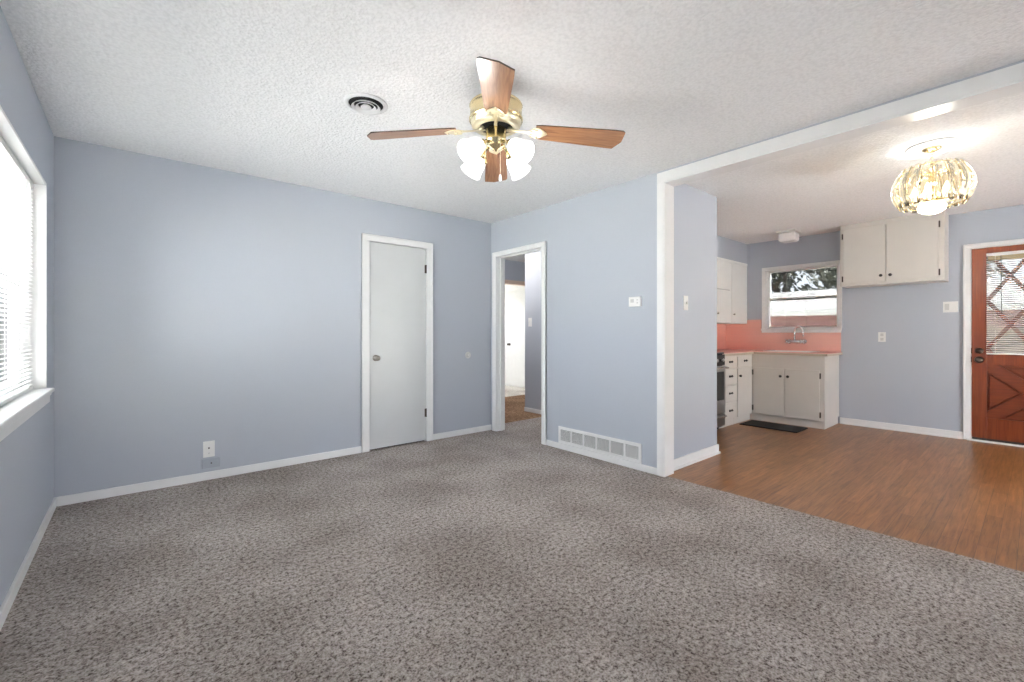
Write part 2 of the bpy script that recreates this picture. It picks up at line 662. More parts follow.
mb = MB()
mb.box(XB2, 4.24, 1.985, 2.12, 0, H)
struct('wall_stub', mb, M['wall'], 'short blue grey wall end beside the kitchen opening', 'wall')
mb = MB()
mb.box(XB2, XF, YK, YK + 0.10, 0, H)
struct('wall_kitchen', mb, M['wall'], 'kitchen wall behind the stove and tile', 'wall')

DW = (4.55, 5.55, 0.15, 1.30)            # low openings added behind the viewer to let daylight in: x0, x1, z0, z1
LW = (0.9, 2.1, 0.15, 0.70)
KW = (1.655, 2.508, 1.205, 2.03)          # kitchen window
ED = (-0.43, 0.472, -1, 2.045)         # entry door
mb = holed(MB(), 'x', XF, XF + 0.15, BACK, YK + 0.1, -0.1, H, [KW, ED])
struct('wall_far', mb, M['wall'], 'far blue grey wall with kitchen window and entry door', 'wall')

mb = MB()
holed(mb, 'y', BACK - 0.14, BACK, XL - 0.16, XF + 0.15, 0, H, [DW, LW])
struct('wall_back', mb, M['wall'], 'blue grey wall with two low openings added for daylight behind the viewer', 'wall')

mb = MB()
mb.box(4.37, 4.49, YK + 0.1, 4.87, 0, H)
struct('wall_hall', mb, M['wall'], 'grey hallway wall with a light switch seen through doorway', 'wall')
D3 = (4.826, 5.624, -1, 2.024)
mb = holed(MB(), 'y', 6.11, 6.23, 3.2, 6.4, 0, H, [D3])
mb.box(3.2, XB2, YA + 0.12, 6.11, 0, H)
mb.box(4.49, 6.4, 4.75, 4.87, 0, H)
mb.box(6.28, 6.40, 4.87, 6.11, 0, H)
struct('wall_hall_end', mb, M['wall'], 'grey wall at the hallway end with a bright doorway', 'wall')
mb = holed(MB(), 'y', 8.82, 8.94, 4.2, 6.4, 0, H, [(4.7, 5.5, 1.0, 1.8)])
mb.box(6.2, 6.32, 6.23, 8.82, 0, H)
mb.box(4.2, 4.32, 6.23, 8.82, 0, H)
struct('wall_bright_room', mb, M['trim'], 'white walls of the bright room beyond the hallway', 'wall')

mb = MB()
mb.box(XB2, XF, 2.757, YK, 2.155, H)
struct('trim_soffit', mb, M['wall'], 'blue grey soffit above the white wall cabinet in the kitchen', 'soffit')

# ------------------------------------------------------------ baseboards and casings
BH = 0.062


def base_y(mb, y, x0, x1, s=-1, h=BH):
    mb.box(x0, x1, min(y, y + s * 0.014), max(y, y + s * 0.014), 0, h, bev=0.003)


def base_x(mb, x, y0, y1, s=-1, h=BH):
    mb.box(min(x, x + s * 0.014), max(x, x + s * 0.014), y0, y1, 0, h, bev=0.003)


mb = MB(); base_x(mb, XL, BACK + 0.02, YA, 1)
struct('baseboard_left', mb, M['trim'], 'white baseboard under the wide left window', 'baseboard')
mb = MB(); base_y(mb, YA, XL + 0.015, 1.652); base_y(mb, YA, 2.428, XB - 0.001)
struct('baseboard_closet_wall', mb, M['trim'], 'white baseboard on both sides of the closet door', 'baseboard')
mb = MB(); base_x(mb, XB, 1.985, 3.255, -1, 0.055)
struct('baseboard_partition', mb, M['trim'], 'white baseboard under the floor level grille', 'baseboard')
mb = MB(); base_y(mb, 1.985, XB2 + 0.016, 4.254, -1, 0.085); base_x(mb, 4.24, 1.972, 2.12, 1, 0.085)
mb.box(XB2 + 0.016, 4.26, 1.958, 1.971, -0.004, 0.018, bev=0.004)
struct('baseboard_stub', mb, M['trim'], 'white baseboard on the short wall end', 'baseboard')
mb = MB(); base_x(mb, XF, 0.53, 1.632, -1, 0.075)
mb.box(XF - 0.026, XF - 0.0145, 0.53, 1.632, -0.004, 0.016, bev=0.004)
base_x(mb, XF, BACK + 0.02, -0.5, -1, 0.075)
struct('baseboard_far', mb, M['trim'], 'white baseboard between kitchen cabinets and entry door', 'baseboard')
mb = MB(); base_x(mb, 4.37, YK + 0.1, 4.87, -1, 0.06); base_x(mb, 6.2, 6.25, 6.75, -1, 0.06); base_y(mb, 6.11, XB2, 4.76, -1, 0.06)
struct('baseboard_hall', mb, M['trim'], 'pale baseboard along the hallway wall', 'baseboard')


def casing(mb, axis, face, s, a0, a1, ztop, w=0.075, th=0.018, zb=0.0, head=True):
    """Flat moulded casing around an opening; face = wall plane, s = side it stands out to."""
    def bx(p0, p1, q0, q1, d):
        t0, t1 = sorted((face, face + s * d))
        if axis == 'x':
            mb.box(t0, t1, p0, p1, q0, q1, bev=0.004)
        else:
            mb.box(p0, p1, t0, t1, q0, q1, bev=0.004)
    bx(a0 - w, a0, zb, ztop, th)
    bx(a1, a1 + w, zb, ztop, th)
    if head:
        bx(a0 - w, a1 + w, ztop, ztop + w * 0.85, th)
    # raised outer bead
    bx(a0 - w, a0 - w + 0.016, zb, ztop + w * 0.8, th + 0.006)
    bx(a1 + w - 0.016, a1 + w, zb, ztop + w * 0.8, th + 0.006)
    if head:
        bx(a0 - w, a1 + w, ztop + w * 0.85 - 0.014, ztop + w * 0.85, th + 0.006)


# hall doorway
mb = MB()
casing(mb, 'x', XB, -1, 3.317, 4.076, 2.03, 0.062)
mb.box(XB + .001, XB2 - .001, 3.297, 3.317, 0, 2.03); mb.box(XB + .001, XB2 - .001, 4.076, 4.096, 0, 2.03); mb.box(XB + .001, XB2 - .001, 3.297, 4.096, 2.03, 2.05)
mb.box(3.265, 3.30, 3.317, 3.329, 0, 2.03); mb.box(3.265, 3.30, 4.064, 4.076, 0, 2.03); mb.box(3.265, 3.30, 3.317, 4.076, 2.018, 2.03)
struct('trim_1', mb, M['trim'], 'white casing and jamb around the open hall doorway', 'door casing')
# wide opening: side casing, jamb and header casing
mb = MB()
mb.box(XB - 0.016, XB + 0.002, 1.930, 1.985, 0, 2.345, bev=0.003)
mb.box(XB - 0.011, XB2 + 0.010, 1.918, 1.9605, 0, 2.340, bev=0.002)
mb.box(XB2 - 0.002, XB2 + 0.014, 1.930, 1.984, 0, 2.345, bev=0.003)
mb.box(XB - 0.016, XB + 0.002, BACK + 0.01, 1.985, 2.345, 2.424, bev=0.003)
mb.box(XB - 0.011, XB2 + 0.010, BACK + 0.01, 1.9595, 2.334, 2.3525, bev=0.002)
struct('trim_2', mb, M['trim'], 'white trim around the wide kitchen opening and its header beam', 'trim')
# hall end doorway
mb = MB()
casing(mb, 'y', 6.11, -1, 4.83, 5.62, 2.02, 0.08)
mb.box(4.81, 4.83, 6.111, 6.229, 0, 2.02); mb.box(5.62, 5.64, 6.111, 6.229, 0, 2.02); mb.box(4.81, 5.64, 6.111, 6.229, 2.02, 2.04)
struct('trim_3', mb, M['peach'] if 'peach' in M else plain('peach_tone', (0.70, 0.54, 0.44), 0.4), 'peach toned casing around the bright doorway at hallway end', 'door casing')  # casing toned peach all over

# ------------------------------------------------------------ closet door
d = empty('door_1', (2.04, YA, 0), 'plain white slab closet door with a dark round knob', 'door', kind='structure')
mb = MB()
casing(mb, 'y', YA, -1, 1.732, 2.353, 2.035, 0.075)
mb.box(1.712, 1.732, YA + .001, YA + 0.119, 0, 2.035); mb.box(2.353, 2.373, YA + .001, YA + 0.119, 0, 2.035); mb.box(1.712, 2.373, YA + .001, YA + 0.119, 2.035, 2.055)
mb.build('casing', M['trim'], d)
mb = MB(); mb.box(1.736, 2.349, YA - 0.004, YA + 0.032, 0.014, 2.031, bev=0.002)
mb.build('slab', M['door'], d)
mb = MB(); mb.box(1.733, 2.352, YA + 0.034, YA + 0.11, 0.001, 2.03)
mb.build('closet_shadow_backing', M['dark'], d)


def knob_y(mb, x, y, z, r=0.027):
    rot = Matrix.Rotation(PI / 2, 4, 'X')   # local z -> -y
    mb.lathe([(0, 0), (r * 1.15, 0), (r * 1.15, 0.006), (r * 0.45, 0.012), (r * 0.42, 0.03), (r * 0.8, 0.038), (r, 0.05), (r * 0.9, 0.062), (r * 0.5, 0.068), (0, 0.069)], (x, y, z), 20, True, rot)


mb = MB(); knob_y(mb, 1.797, YA - 0.0035, 0.90)
mb.build('knob', M['aged'], d)
for z in (1.818, 0.303):
    mb = MB()
    mb.cyl((2.352, YA - 0.010, z - 0.045), (2.352, YA - 0.010, z + 0.045), 0.0065, segs=10)
    mb.box(2.335, 2.352, YA - 0.006, YA - 0.003, z - 0.043, z + 0.043)
    mb.build('hinge', M['bronze'], d)

# bright room door
d = empty('door_2', (6.2, 7.14, 0), 'bright white door glimpsed at the end of the hallway', 'door', kind='structure')
mb = MB(); casing(mb, 'x', 6.2, -1, 6.84, 7.44, 2.03, 0.08); mb.build('casing', M['trim'], d)
mb = MB(); mb.box(6.172, 6.198, 6.845, 7.435, 0.03, 2.025, bev=0.003); mb.build('slab', M['trim'], d)
mb = MB()
mb.lathe([(0, 0), (.03, 0), (.03, .006), (.012, .012), (.012, .03), (.026, .045), (.024, .06), (0, .066)], (6.173, 7.37, 0.90), 16, True, Matrix.Rotation(-PI / 2, 4, 'Y'))
mb.build('knob', M['bronze'], d)

# ------------------------------------------------------------ left window
w = empty('window_1', (XL, 2.7, 0.81), 'wide white window in the left wall with deep sill', 'window', kind='structure')
mb = MB()
y0, y1, z0, z1 = W1
mb.box(XL - 0.16, XL + 0.003, y1 - 0.014, y1, z0, z1); mb.box(XL - 0.16, XL + 0.003, y0, y0 + 0.014, z0, z1); mb.box(XL - 0.16, XL + 0.003, y0, y1, z1 - 0.014, z1)
mb.build('reveal', M['trim'], w)
mb = MB()
ys = (y0 + y1) / 2
for a, b in ((y0 + 0.014, ys), (ys, y1 - 0.014)):
    mb.box(XL - 0.15, XL - 0.105, a, a + 0.045, z0 + 0.02, z1 - 0.014); mb.box(XL - 0.15, XL - 0.105, b - 0.045, b, z0 + 0.02, z1 - 0.014)
    mb.box(XL - 0.15, XL - 0.105, a, b, z0 + 0.0, z0 + 0.05); mb.box(XL - 0.15, XL - 0.105, a, b, z1 - 0.06, z1 - 0.014)
    mb.box(XL - 0.15, XL - 0.112, a, b, 1.40, 1.44)
mb.build('frame', M['trim'], w)
mb = MB(); mb.box(XL - 0.130, XL - 0.126, y0 + 0.03, y1 - 0.03, z0 + 0.03, z1 - 0.03)
mb.build('pane', M['glass'], w)
mb = MB()
mb.box(XL - 0.105, XL + 0.034, y0 - 0.03, y1 + 0.03, z0 - 0.022, z0 + 0.002, bev=0.006)
mb.build('sill', M['trim'], w)
mb = MB()
mb.box(XL, XL + 0.016, y0 - 0.015, y1 + 0.012, z0 - 0.082, z0 - 0.022, bev=0.004)
mb.box(XL, XL + 0.023, y0 - 0.012, y1 + 0.009, z0 - 0.04, z0 - 0.022, bev=0.004)
mb.build('apron', M['trim'], w)


def blind(name, label, xs, y0, y1, z0, z1, pitch, width, tilt, slat_mat, rail_mat, head_mat, cord_ys, side=1):
    """A horizontal slat blind in a plane of constant x."""
    t = empty(name, (xs, (y0 + y1) / 2, z0), label, 'window blind')
    mb = MB()
    n = int((z1 - z0 - 0.05) / pitch)
    for i in range(n):
        z = z0 + 0.028 + i * pitch
        c, s = math.cos(tilt) * width / 2, math.sin(tilt) * width / 2
        a = [(xs - c, z - s), (xs, z + 0.0016), (xs + c, z + s)]
        for (xa, za), (xb, zb) in zip(a, a[1:]):
            vs = [mb.bm.verts.new(p) for p in ((xa, y0, za), (xb, y0, zb), (xb, y1, zb), (xa, y1, za))]
            mb.bm.faces.new(vs)
    mb.build('slats', slat_mat, t)
    mb = MB(); mb.box(xs - 0.014, xs + 0.014, y0, y1, z1 - 0.028, z1, bev=0.002); mb.build('headrail', head_mat, t)
    mb = MB(); mb.box(xs - 0.012, xs + 0.012, y0, y1, z0, z0 + 0.016, bev=0.003); mb.build('bottom_rail', rail_mat, t)
    for cy in cord_ys:
        mb = MB()
        for dx in (-width / 2 - 0.001, width / 2 + 0.001):
            mb.cyl((xs + dx, cy, z0 + 0.012), (xs + dx, cy, z1 - 0.02), 0.0011, segs=6)
        mb.build('ladder_cord', rail_mat, t)
    return t


t = blind('window_blind', 'white slatted blind lowered in the wide left window', XL - 0.062, W1[0] + 0.02, W1[1] - 0.022, W1[2] + 0.006, W1[3] - 0.02, 0.0225, 0.026, math.radians(6), M['slat'], M['plastic'], M['plastic'], [2.35, 2.8, 3.25, 3.68])
mb = MB(); mb.cyl((XL - 0.040, 3.55, 1.45), (XL - 0.042, 3.55, 1.98), 0.004, segs=6); mb.build('tilt_wand', M['plastic'], t)

# ------------------------------------------------------------ kitchen window
w = empty('window_2', (XF, 2.09, 1.21), 'kitchen window over the sink with view of trees', 'window', kind='structure')
y0, y1, z0, z1 = KW
mb = MB()
casing(mb, 'x', XF, -1, y0, y1, z1, 0.045, 0.014, zb=z0 - 0.004)
mb.box(XF, XF + 0.15, y0, y0 + 0.012, z0, z1); mb.box(XF, XF + 0.15, y1 - 0.012, y1, z0, z1); mb.box(XF, XF + 0.15, y0, y1, z1 - 0.012, z1)
mb.build('casing', M['trim'], w)
mb = MB(); mb.box(XF - 0.03, XF + 0.15, y0 - 0.04, y1 + 0.052, z0 - 0.03, z0, bev=0.005)
mb.box(XF - 0.012, XF, y0 - 0.035, y1 + 0.048, z0 - 0.056, z0 - 0.03, bev=0.003)
mb.build('sill', M['trim'], w)
mb = MB()
for (a, b, c, e, x) in ((y0 + .012, y1 - .012, 1.60, z1 - .012, 0.10), (y0 + .012, y1 - .012, z0, 1.635, 0.065)):
    fw = 0.016
    mb.box(XF + x, XF + x + 0.03, a, a + fw, c, e); mb.box(XF + x, XF + x + 0.03, b - fw, b, c, e)
    mb.box(XF + x, XF + x + 0.03, a, b, c, c + 0.024); mb.box(XF + x, XF + x + 0.03, a, b, e - 0.018, e)
mb.build('sash', M['trim'], w)
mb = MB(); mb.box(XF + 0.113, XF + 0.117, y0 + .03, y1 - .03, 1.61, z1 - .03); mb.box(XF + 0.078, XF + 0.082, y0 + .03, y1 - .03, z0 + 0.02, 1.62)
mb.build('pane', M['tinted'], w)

# ------------------------------------------------------------ entry door
d = empty('door_3', (XF, 0.02, 0), 'stained wood entry door with crossbuck panel and lattice glass', 'door', kind='structure')
mb = MB()
casing(mb, 'x', XF, -1, ED[0], ED[1], ED[3], 0.058)
for a, b in ((ED[0], ED[0] + 0.003), (ED[1] - 0.003, ED[1])):
    mb.box(XF, XF + 0.15, a, b, 0, ED[3])
mb.box(XF, XF + 0.15, ED[0], ED[1], ED[3] - 0.003, ED[3])
mb.box(XF + .0475, XF + .062, ED[1] - .02, ED[1] - .003, 0.012, ED[3] - .003); mb.box(XF + .0475, XF + .062, ED[0] + .003, ED[0] + .02, 0.012, ED[3] - .003)
mb.box(XF + .0475, XF + .062, ED[0] + .003, ED[1] - .003, ED[3] - .02, ED[3] - .003)
mb.build('casing', M['trim'], d)
DX0, DX1 = XF + 0.004, XF + 0.046
GY0, GY1, GZ0, GZ1 = -0.312, 0.354, 0.925, 1.975     # glazed opening
PY0, PY1, PZ0, PZ1 = -0.312, 0.354, 0.25, 0.815      # lower crossbuck opening
mb = MB()
L, R_, T_, B_ = 0.466, -0.424, 2.040, 0.035
mb.box(DX0, DX1, GY1, L, B_, T_, bev=0.002); mb.box(DX0, DX1, R_, GY0, B_, T_, bev=0.002)
mb.box(DX0, DX1, GY0, GY1, GZ1, T_); mb.box(DX0, DX1, GY0, GY1, PZ1, GZ0); mb.box(DX0, DX1, GY0, GY1, B_, PZ0)
mb.build('frame', M['entry'], d)
mb = MB(); mb.box(DX0 + 0.030, DX1 - 0.004, PY0, PY1, PZ0, PZ1)
pan = mb.build('panel', M['entry_panel'], d)
cy, cz = (PY0 + PY1) / 2, (PZ0 + PZ1) / 2
ang = math.atan2(PZ1 - PZ0, PY1 - PY0)


def clip_bar(ang, w):
    """Outline of a diagonal bar clipped to the panel rectangle, in (y, z)."""
    ca, sa = math.cos(ang), math.sin(ang)
    poly = [(cy + u * ca - v * sa, cz + u * sa + v * ca) for u, v in ((-1, -w / 2), (1, -w / 2), (1, w / 2), (-1, w / 2))]
    for k, lim, keep in ((0, PY0, 1), (0, PY1, -1), (1, PZ0, 1), (1, PZ1, -1)):
        out = []
        for i in range(len(poly)):
            p, q = poly[i], poly[(i + 1) % len(poly)]
            ip, iq = keep * (p[k] - lim) >= 0, keep * (q[k] - lim) >= 0
            if ip:
                out.append(p)
            if ip != iq:
                f = (lim - p[k]) / (q[k] - p[k])
                out.append((p[0] + f * (q[0] - p[0]), p[1] + f * (q[1] - p[1])))
        poly = out
    return poly


YZ = Matrix(((0, 0, 1, 0), (1, 0, 0, 0), (0, 1, 0, 0), (0, 0, 0, 1)))     # local (x,y,z) -> world (z -> x, x -> y, y -> z)
for a in (ang, -ang):
    mb = MB(); mb.prism(clip_bar(a, 0.105), 0.0275 if a > 0 else 0.0265, Matrix.Translation((DX0 + (0.0025 if a > 0 else 0.0035), 0, 0)) @ YZ)
    mb.build('crossbuck_bar', M['entry_panel'], d)
# raised triangular fields between the bars, set off by deep grooves
hw_, hh_ = (PY1 - PY0) / 2, (PZ1 - PZ0) / 2
off_y, off_z = 0.0525 / math.sin(ang), 0.0525 / math.cos(ang)
gr = 0.016
for sy, sz in ((1, 0), (-1, 0), (0, 1), (0, -1)):
    if sy:
        apex, edge = off_y + gr * 1.6, hw_ - gr
        half = (edge - apex) * math.tan(ang)
        tri = [(cy + sy * apex, cz), (cy + sy * edge, cz - half), (cy + sy * edge, cz + half)]
    else:
        apex, edge = off_z + gr * 1.4, hh_ - gr
        half = (edge - apex) / math.tan(ang)
        tri = [(cy, cz + sz * apex), (cy - half, cz + sz * edge), (cy + half, cz + sz * edge)]
    mb = MB(); mb.prism(tri, 0.022, Matrix.Translation((DX0 + 0.0085, 0, 0)) @ YZ, bev=0.004)
    mb.build('triangular_panel', M['entry_panel'], d)
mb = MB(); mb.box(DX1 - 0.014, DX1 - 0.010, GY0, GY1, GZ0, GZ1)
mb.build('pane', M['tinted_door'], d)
# diagonal lattice in front of the glass
cz2, cy2 = (GZ0 + GZ1) / 2, (GY0 + GY1) / 2
mb = MB()
hgt, wid = GZ1 - GZ0, GY1 - GY0
N = 2
step_z, step_y = 0.253, 0.165


def clip_line(p, q):
    t0, t1 = 0.0, 1.0
    for k, lo, hi in ((0, GY0, GY1), (1, GZ0, GZ1)):
        dd = q[k] - p[k]
        a, b = sorted(((lo - p[k]) / dd, (hi - p[k]) / dd))
        t0, t1 = max(t0, a), min(t1, b)
    if t1 - t0 < 0.01:
        return None
    return [(p[0] + t * (q[0] - p[0]), p[1] + t * (q[1] - p[1])) for t in (t0, t1)]


for sgn in (1, -1):
    for k in range(-5, 6):
        base_z = 1.484 + k * 0.506
        p, q = (GY1 + step_y * 2, base_z + sgn * step_z * 2), (GY1 - step_y * 6, base_z - sgn * step_z * 6)
        s = clip_line(p, q)
        if not s:
            continue
        (ya, za), (yb, zb) = s
        ln = math.hypot(yb - ya, zb - za)
        an = math.atan2(zb - za, yb - ya)
        mt = Matrix.Translation((DX0 + 0.022, (ya + yb) / 2, (za + zb) / 2)) @ Matrix.Rotation(an, 4, 'X')
        mb.box(-0.006 + .0005 * sgn, 0.006 + .0005 * sgn, -ln / 2, ln / 2, -0.017, 0.017, mat=mt)
mb.build('lattice', M['entry'], d)
for z, nm in ((0.955, 'deadbolt'), (0.862, 'knob')):
    mb = MB()
    rot = Matrix.Rotation(-PI / 2, 4, 'Y')
    if nm == 'knob':
        pr = [(0, 0), (.033, 0), (.033, .006), (.014, .012), (.013, .03), (.03, .042), (.034, .055), (.028, .066), (0, .07)]
    else:
        pr = [(0, 0), (.033, 0), (.032, .012), (.026, .018), (.012, .02), (.012, .03), (0, .031)]
    mb.lathe(pr, (DX0 + 0.001, 0.41, z), 20, True, rot)
    mb.build(nm, M['bronze'], d)
mb = MB()
for z in (0.955, 0.862):
    mb.box(DX0 - 0.006, DX0 + 0.02, 0.4645, 0.4705, z - 0.03, z + 0.03)
mb.build('latch_plate', M['bronze'], d)
mb = MB(); mb.box(DX0 - 0.004, DX1, R_ + 0.002, L - 0.002, 0.004, B_, bev=0.002)
mb.build('door_sweep', M['black'], d)
mb = MB(); mb.box(XF - 0.035, XF + 0.15, ED[0] - 0.03, ED[1] + 0.03, -0.004, 0.012, bev=0.004)
mb.build('threshold', M['trim'], d)

t = blind('door_blind', 'white slatted blind covering the glass of the entry door', DX0 - 0.014, GY0 - 0.006, GY1 + 0.004, GZ0 - 0.004, GZ1 + 0.002, 0.0215, 0.021, math.radians(-24), M['slat_door'], M['plastic'], M['plastic'], [GY1 - 0.06, (GY0 + GY1) / 2, GY0 + 0.06])
mb = MB(); mb.box(DX0 - 0.022, DX0 - 0.004, GY0 - 0.004, GY1 - 0.008, GZ1 - 0.075, GZ1 - 0.03, bev=0.002)
mb.build('valance', M['tanblind'], t)
mb = MB(); mb.cyl((DX0 - 0.027, GY1 - 0.105, 1.35), (DX0 - 0.027, GY1 - 0.1, GZ1 - 0.03), 0.003, segs=6); mb.build('tilt_wand', M['black'], t)

# ------------------------------------------------------------ small things on walls
# floor level return grille, six sections
g = empty('return_grille', (XB, 2.61, 0.057), 'long white six section louvred grille low on the partition wall', 'air grille')
GYa, GYb, Za, Zb = 2.135, 3.082, 0.057, 0.222
mb = MB()
nsec = 6
sw = (GYb - GYa - 0.026) / nsec
mb.box(XB - 0.010, XB - 0.0005, GYa, GYb, Za, Za + 0.026, bev=0.002); mb.box(XB - 0.010, XB - 0.0005, GYa, GYb, Zb - 0.026, Zb, bev=0.002)
for k in range(nsec + 1):
    yc = GYa + 0.013 + k * sw
    hw = 0.013 if k in (0, nsec) else 0.008
    mb.box(XB - 0.0095, XB - 0.0005, yc - hw, yc + hw, Za + 0.002, Zb - 0.002, bev=0.001)
mb.build('frame', M['trim'], g)
mb = MB()
for k in range(13):
    z = Za + 0.03 + k * 0.0088
    mt = Matrix.Translation((XB - 0.0050, 0, z)) @ Matrix.Rotation(math.radians(-35), 4, 'Y')
    mb.box(-0.0030, 0.0030, GYa + 0.01, GYb - 0.01, -0.0006, 0.0006, mat=mt)
mb.build('louvres', M['trim'], g)
mb = MB(); mb.box(XB - 0.0014, XB - 0.0004, GYa + 0.01, GYb - 0.01, Za + 0.01, Zb - 0.01); mb.build('duct_shade_sheet', M['dark'], g)  # black sheet stands in for the shade behind the louvres

t = empty('thermostat', (XB, 2.19, 1.36), 'small white thermostat on the partition wall beside the opening', 'thermostat')
mb = MB(); mb.box(XB - 0.024, XB - 0.0005, 2.132, 2.248, 1.365, 1.448, bev=0.004); mb.build('case', M['plastic'], t)
mb = MB(); mb.box(XB - 0.0255, XB - 0.0235, 2.195, 2.228, 1.400, 1.428); mb.build('display', M['plate_grey'], t)
for z in (1.395, 1.42):
    mb = MB(); mb.box(XB - 0.027, XB - 0.0235, 2.153, 2.168, z - 0.005, z + 0.005, bev=0.001); mb.build('button', M['plate_grey'], t)


def plate(name, label, cat, plane, face, a, z, w, h, mat, s=-1, details=(), group=None, th=0.006):
    """Wall plate. plane 'x' or 'y' = constant axis. details: (part name, da, dz, w, h, material, depth)."""
    loc = (face, a, z) if plane == 'x' else (a, face, z)
    t = empty(name, loc, label, cat, group)

    def bx(da, dz, w, h, d0, d1, bev):
        mb = MB()
        t0, t1 = sorted((face + s * d0, face + s * d1))
        if plane == 'x':
            mb.box(t0, t1, a + da - w / 2, a + da + w / 2, z + dz - h / 2, z + dz + h / 2, bev=bev)
        else:
            mb.box(a + da - w / 2, a + da + w / 2, t0, t1, z + dz - h / 2, z + dz + h / 2, bev=bev)
        return mb
    bx(0, 0, w, h, 0.0004, th, 0.0018).build('cover_plate', mat, t)
    for nm, da, dz, ww, hh, m, dep in details:
        bx(da, dz, ww, hh, th - 0.0015, th + dep, min(ww, hh, dep) * 0.25).build(nm, m, t)
    return t


plate('phone_jack', 'white wall plate with two jacks above the painted plate', 'wall plate', 'y', YA, 0.443, 0.238, 0.076, 0.125, M['plastic'], -1,
      [('jack', 0.0, 0.008, 0.011, 0.011, M['black'], 0.001), ('jack', 0.0, -0.032, 0.010, 0.009, M['plate_grey'], 0.001)])
plate('wall_outlet', 'wide wall plate painted over in wall colour near baseboard', 'outlet', 'y', YA, 0.458, 0.128, 0.120, 0.072, M['plate_painted'], -1,
      [('socket', -0.03, 0.0, 0.026, 0.034, M['plate_painted'], 0.002), ('socket', 0.03, 0.0, 0.026, 0.034, M['plate_painted'], 0.002), ('screw', 0.0, 0.0, 0.009, 0.009, M['bronze'], 0.0015)], th=0.011)
plate('light_switch', 'white light switch on the short wall end by kitchen', 'light switch', 'y', 1.985, 3.655, 1.405, 0.075, 0.125, M['plastic'], -1,
      [('toggle', 0, 0.0, 0.011, 0.024, M['plastic'], 0.012)], group='wall light switches')
plate('light_switch', 'white light switch on the hallway wall seen through doorway', 'light switch', 'x', 4.37, 4.755, 1.30, 0.075, 0.125, M['plastic'], -1,
      [('toggle', 0, 0.0, 0.011, 0.024, M['plastic'], 0.012)], group='wall light switches')
plate('wall_outlet', 'white outlet under the wall cabinet beside the entry door', 'outlet', 'x', XF, 1.216, 1.096, 0.072, 0.115, M['plastic'], -1,
      [('socket', 0, 0.026, 0.03, 0.034, M['plate_grey'], 0.002), ('socket', 0, -0.026, 0.03, 0.034, M['plate_grey'], 0.002)])
plate('light_switch', 'grey and white double switch plate beside the entry door', 'light switch', 'x', XF, 0.628, 1.43, 0.118, 0.118, M['plastic'], -1,
      [('rocker', 0.028, 0, 0.036, 0.07, M['plate_grey'], 0.003), ('rocker', -0.028, 0, 0.036, 0.07, M['plastic'], 0.004)], group='wall light switches')

t = empty('door_bumper', (2.89, YA, 0.894), 'small round white door bumper disc right of the closet door', 'door bumper')
mb = MB(); mb.lathe([(0, 0), (.038, 0), (.038, .004), (.034, .008), (.018, .008), (.016, .005), (0, .005)], (2.89, YA - 0.0004, 0.894), 24, True, Matrix.Rotation(PI / 2, 4, 'X'))
mb.build('disc', M['plate_grey'], t)
mb = MB(); mb.lathe([(0, .004), (.006, .004), (.005, .007), (0, .008)], (2.89, YA - 0.0004, 0.894), 12, True, Matrix.Rotation(PI / 2, 4, 'X'))
mb.build('screw', M['plastic'], t)

# round ceiling diffuser
t = empty('ceiling_vent', (1.0, 2.461, H), 'round white ceiling vent with dark gaps between concentric rings', 'ceiling vent')
c = (1.0, 2.461, H)
mb = MB(); mb.lathe([(.102, 0), (.120, 0), (.120, -.003), (.108, -.006), (.098, -.009), (.094, -.006), (.094, 0), (.102, 0)], c, 40); mb.build('flange', M['trim'], t)
for r in (0.070, 0.048):
    mb = MB(); mb.lathe([(r - .006, -.011), (r + .007, -.023), (r + .009, -.022), (r - .005, -.009), (r - .006, -.011)], c, 40); mb.build('ring', M['trim'], t)
mb = MB(); mb.lathe([(0, -.024), (.028, -.022), (.030, -.019), (.018, -.008), (0, -.006)], c, 32); mb.build('centre_cone', M['trim'], t)
mb = MB(); mb.lathe([(0, -.0005), (.099, -.0005), (.099, -.002), (0, -.002)], c, 32); mb.build('duct_shade_disc', M['dark'], t)  # black disc paints the shade inside the vent

# ------------------------------------------------------------ ceiling fan
FX, FY = 1.429, 1.817
fan = empty('ceiling_fan', (FX, FY, H), 'brass ceiling fan with four wooden blades and four lit shades', 'ceiling fan')
fc = (FX, FY, 0)
mb = MB(); mb.lathe([(0, H - .0005), (.075, H - .0005), (.078, H - .012), (.070, H - .045), (.045, H - .07), (.04, 2.325), (0, 2.325)], fc, 32); mb.build('canopy', M['brass'], fan)
mb = MB()
mb.lathe([(0, 2.335), (.10, 2.333), (.132, 2.325), (.138, 2.315), (.134, 2.31), (.134, 2.255), (.139, 2.25), (.139, 2.24), (.131, 2.235), (.13, 2.23)], fc, 40)
mot = mb.build('motor_housing', M['brass'], fan)
mb = MB()
mb.lathe([(.131, 2.234), (.126, 2.215), (.112, 2.203), (.098, 2.199), (.088, 2.200), (.084, 2.206), (.09, 2.215), (.10, 2.22)], fc, 40)
for k in range(36):
    a = 2 * PI * k / 36
    dv = Vector((math.cos(a), math.sin(a), 0))
    mb.cyl(Vector(fc) + dv * .097 + Vector((0, 0, 2.200)), Vector(fc) + dv * .125 + Vector((0, 0, 2.2155)), .0028, .0042, 6)
mb.build('vent_ring', M['brass_light'], fan)
mb = MB(); mb.lathe([(0, 2.212), (.095, 2.212), (.095, 2.222), (0, 2.222)], fc, 32); mb.build('motor_core', M['dark'], fan)
mb = MB(); mb.lathe([(0, 2.211), (.03, 2.211), (.034, 2.205), (.050, 2.200), (.053, 2.195), (.053, 2.145), (.056, 2.141), (.056, 2.135), (.050, 2.128), (.050, 2.120), (.044, 2.108), (.026, 2.098), (.012, 2.094), (.008, 2.086), (0, 2.083)], fc, 32)
mb.build('switch_housing', M['brass'], fan)

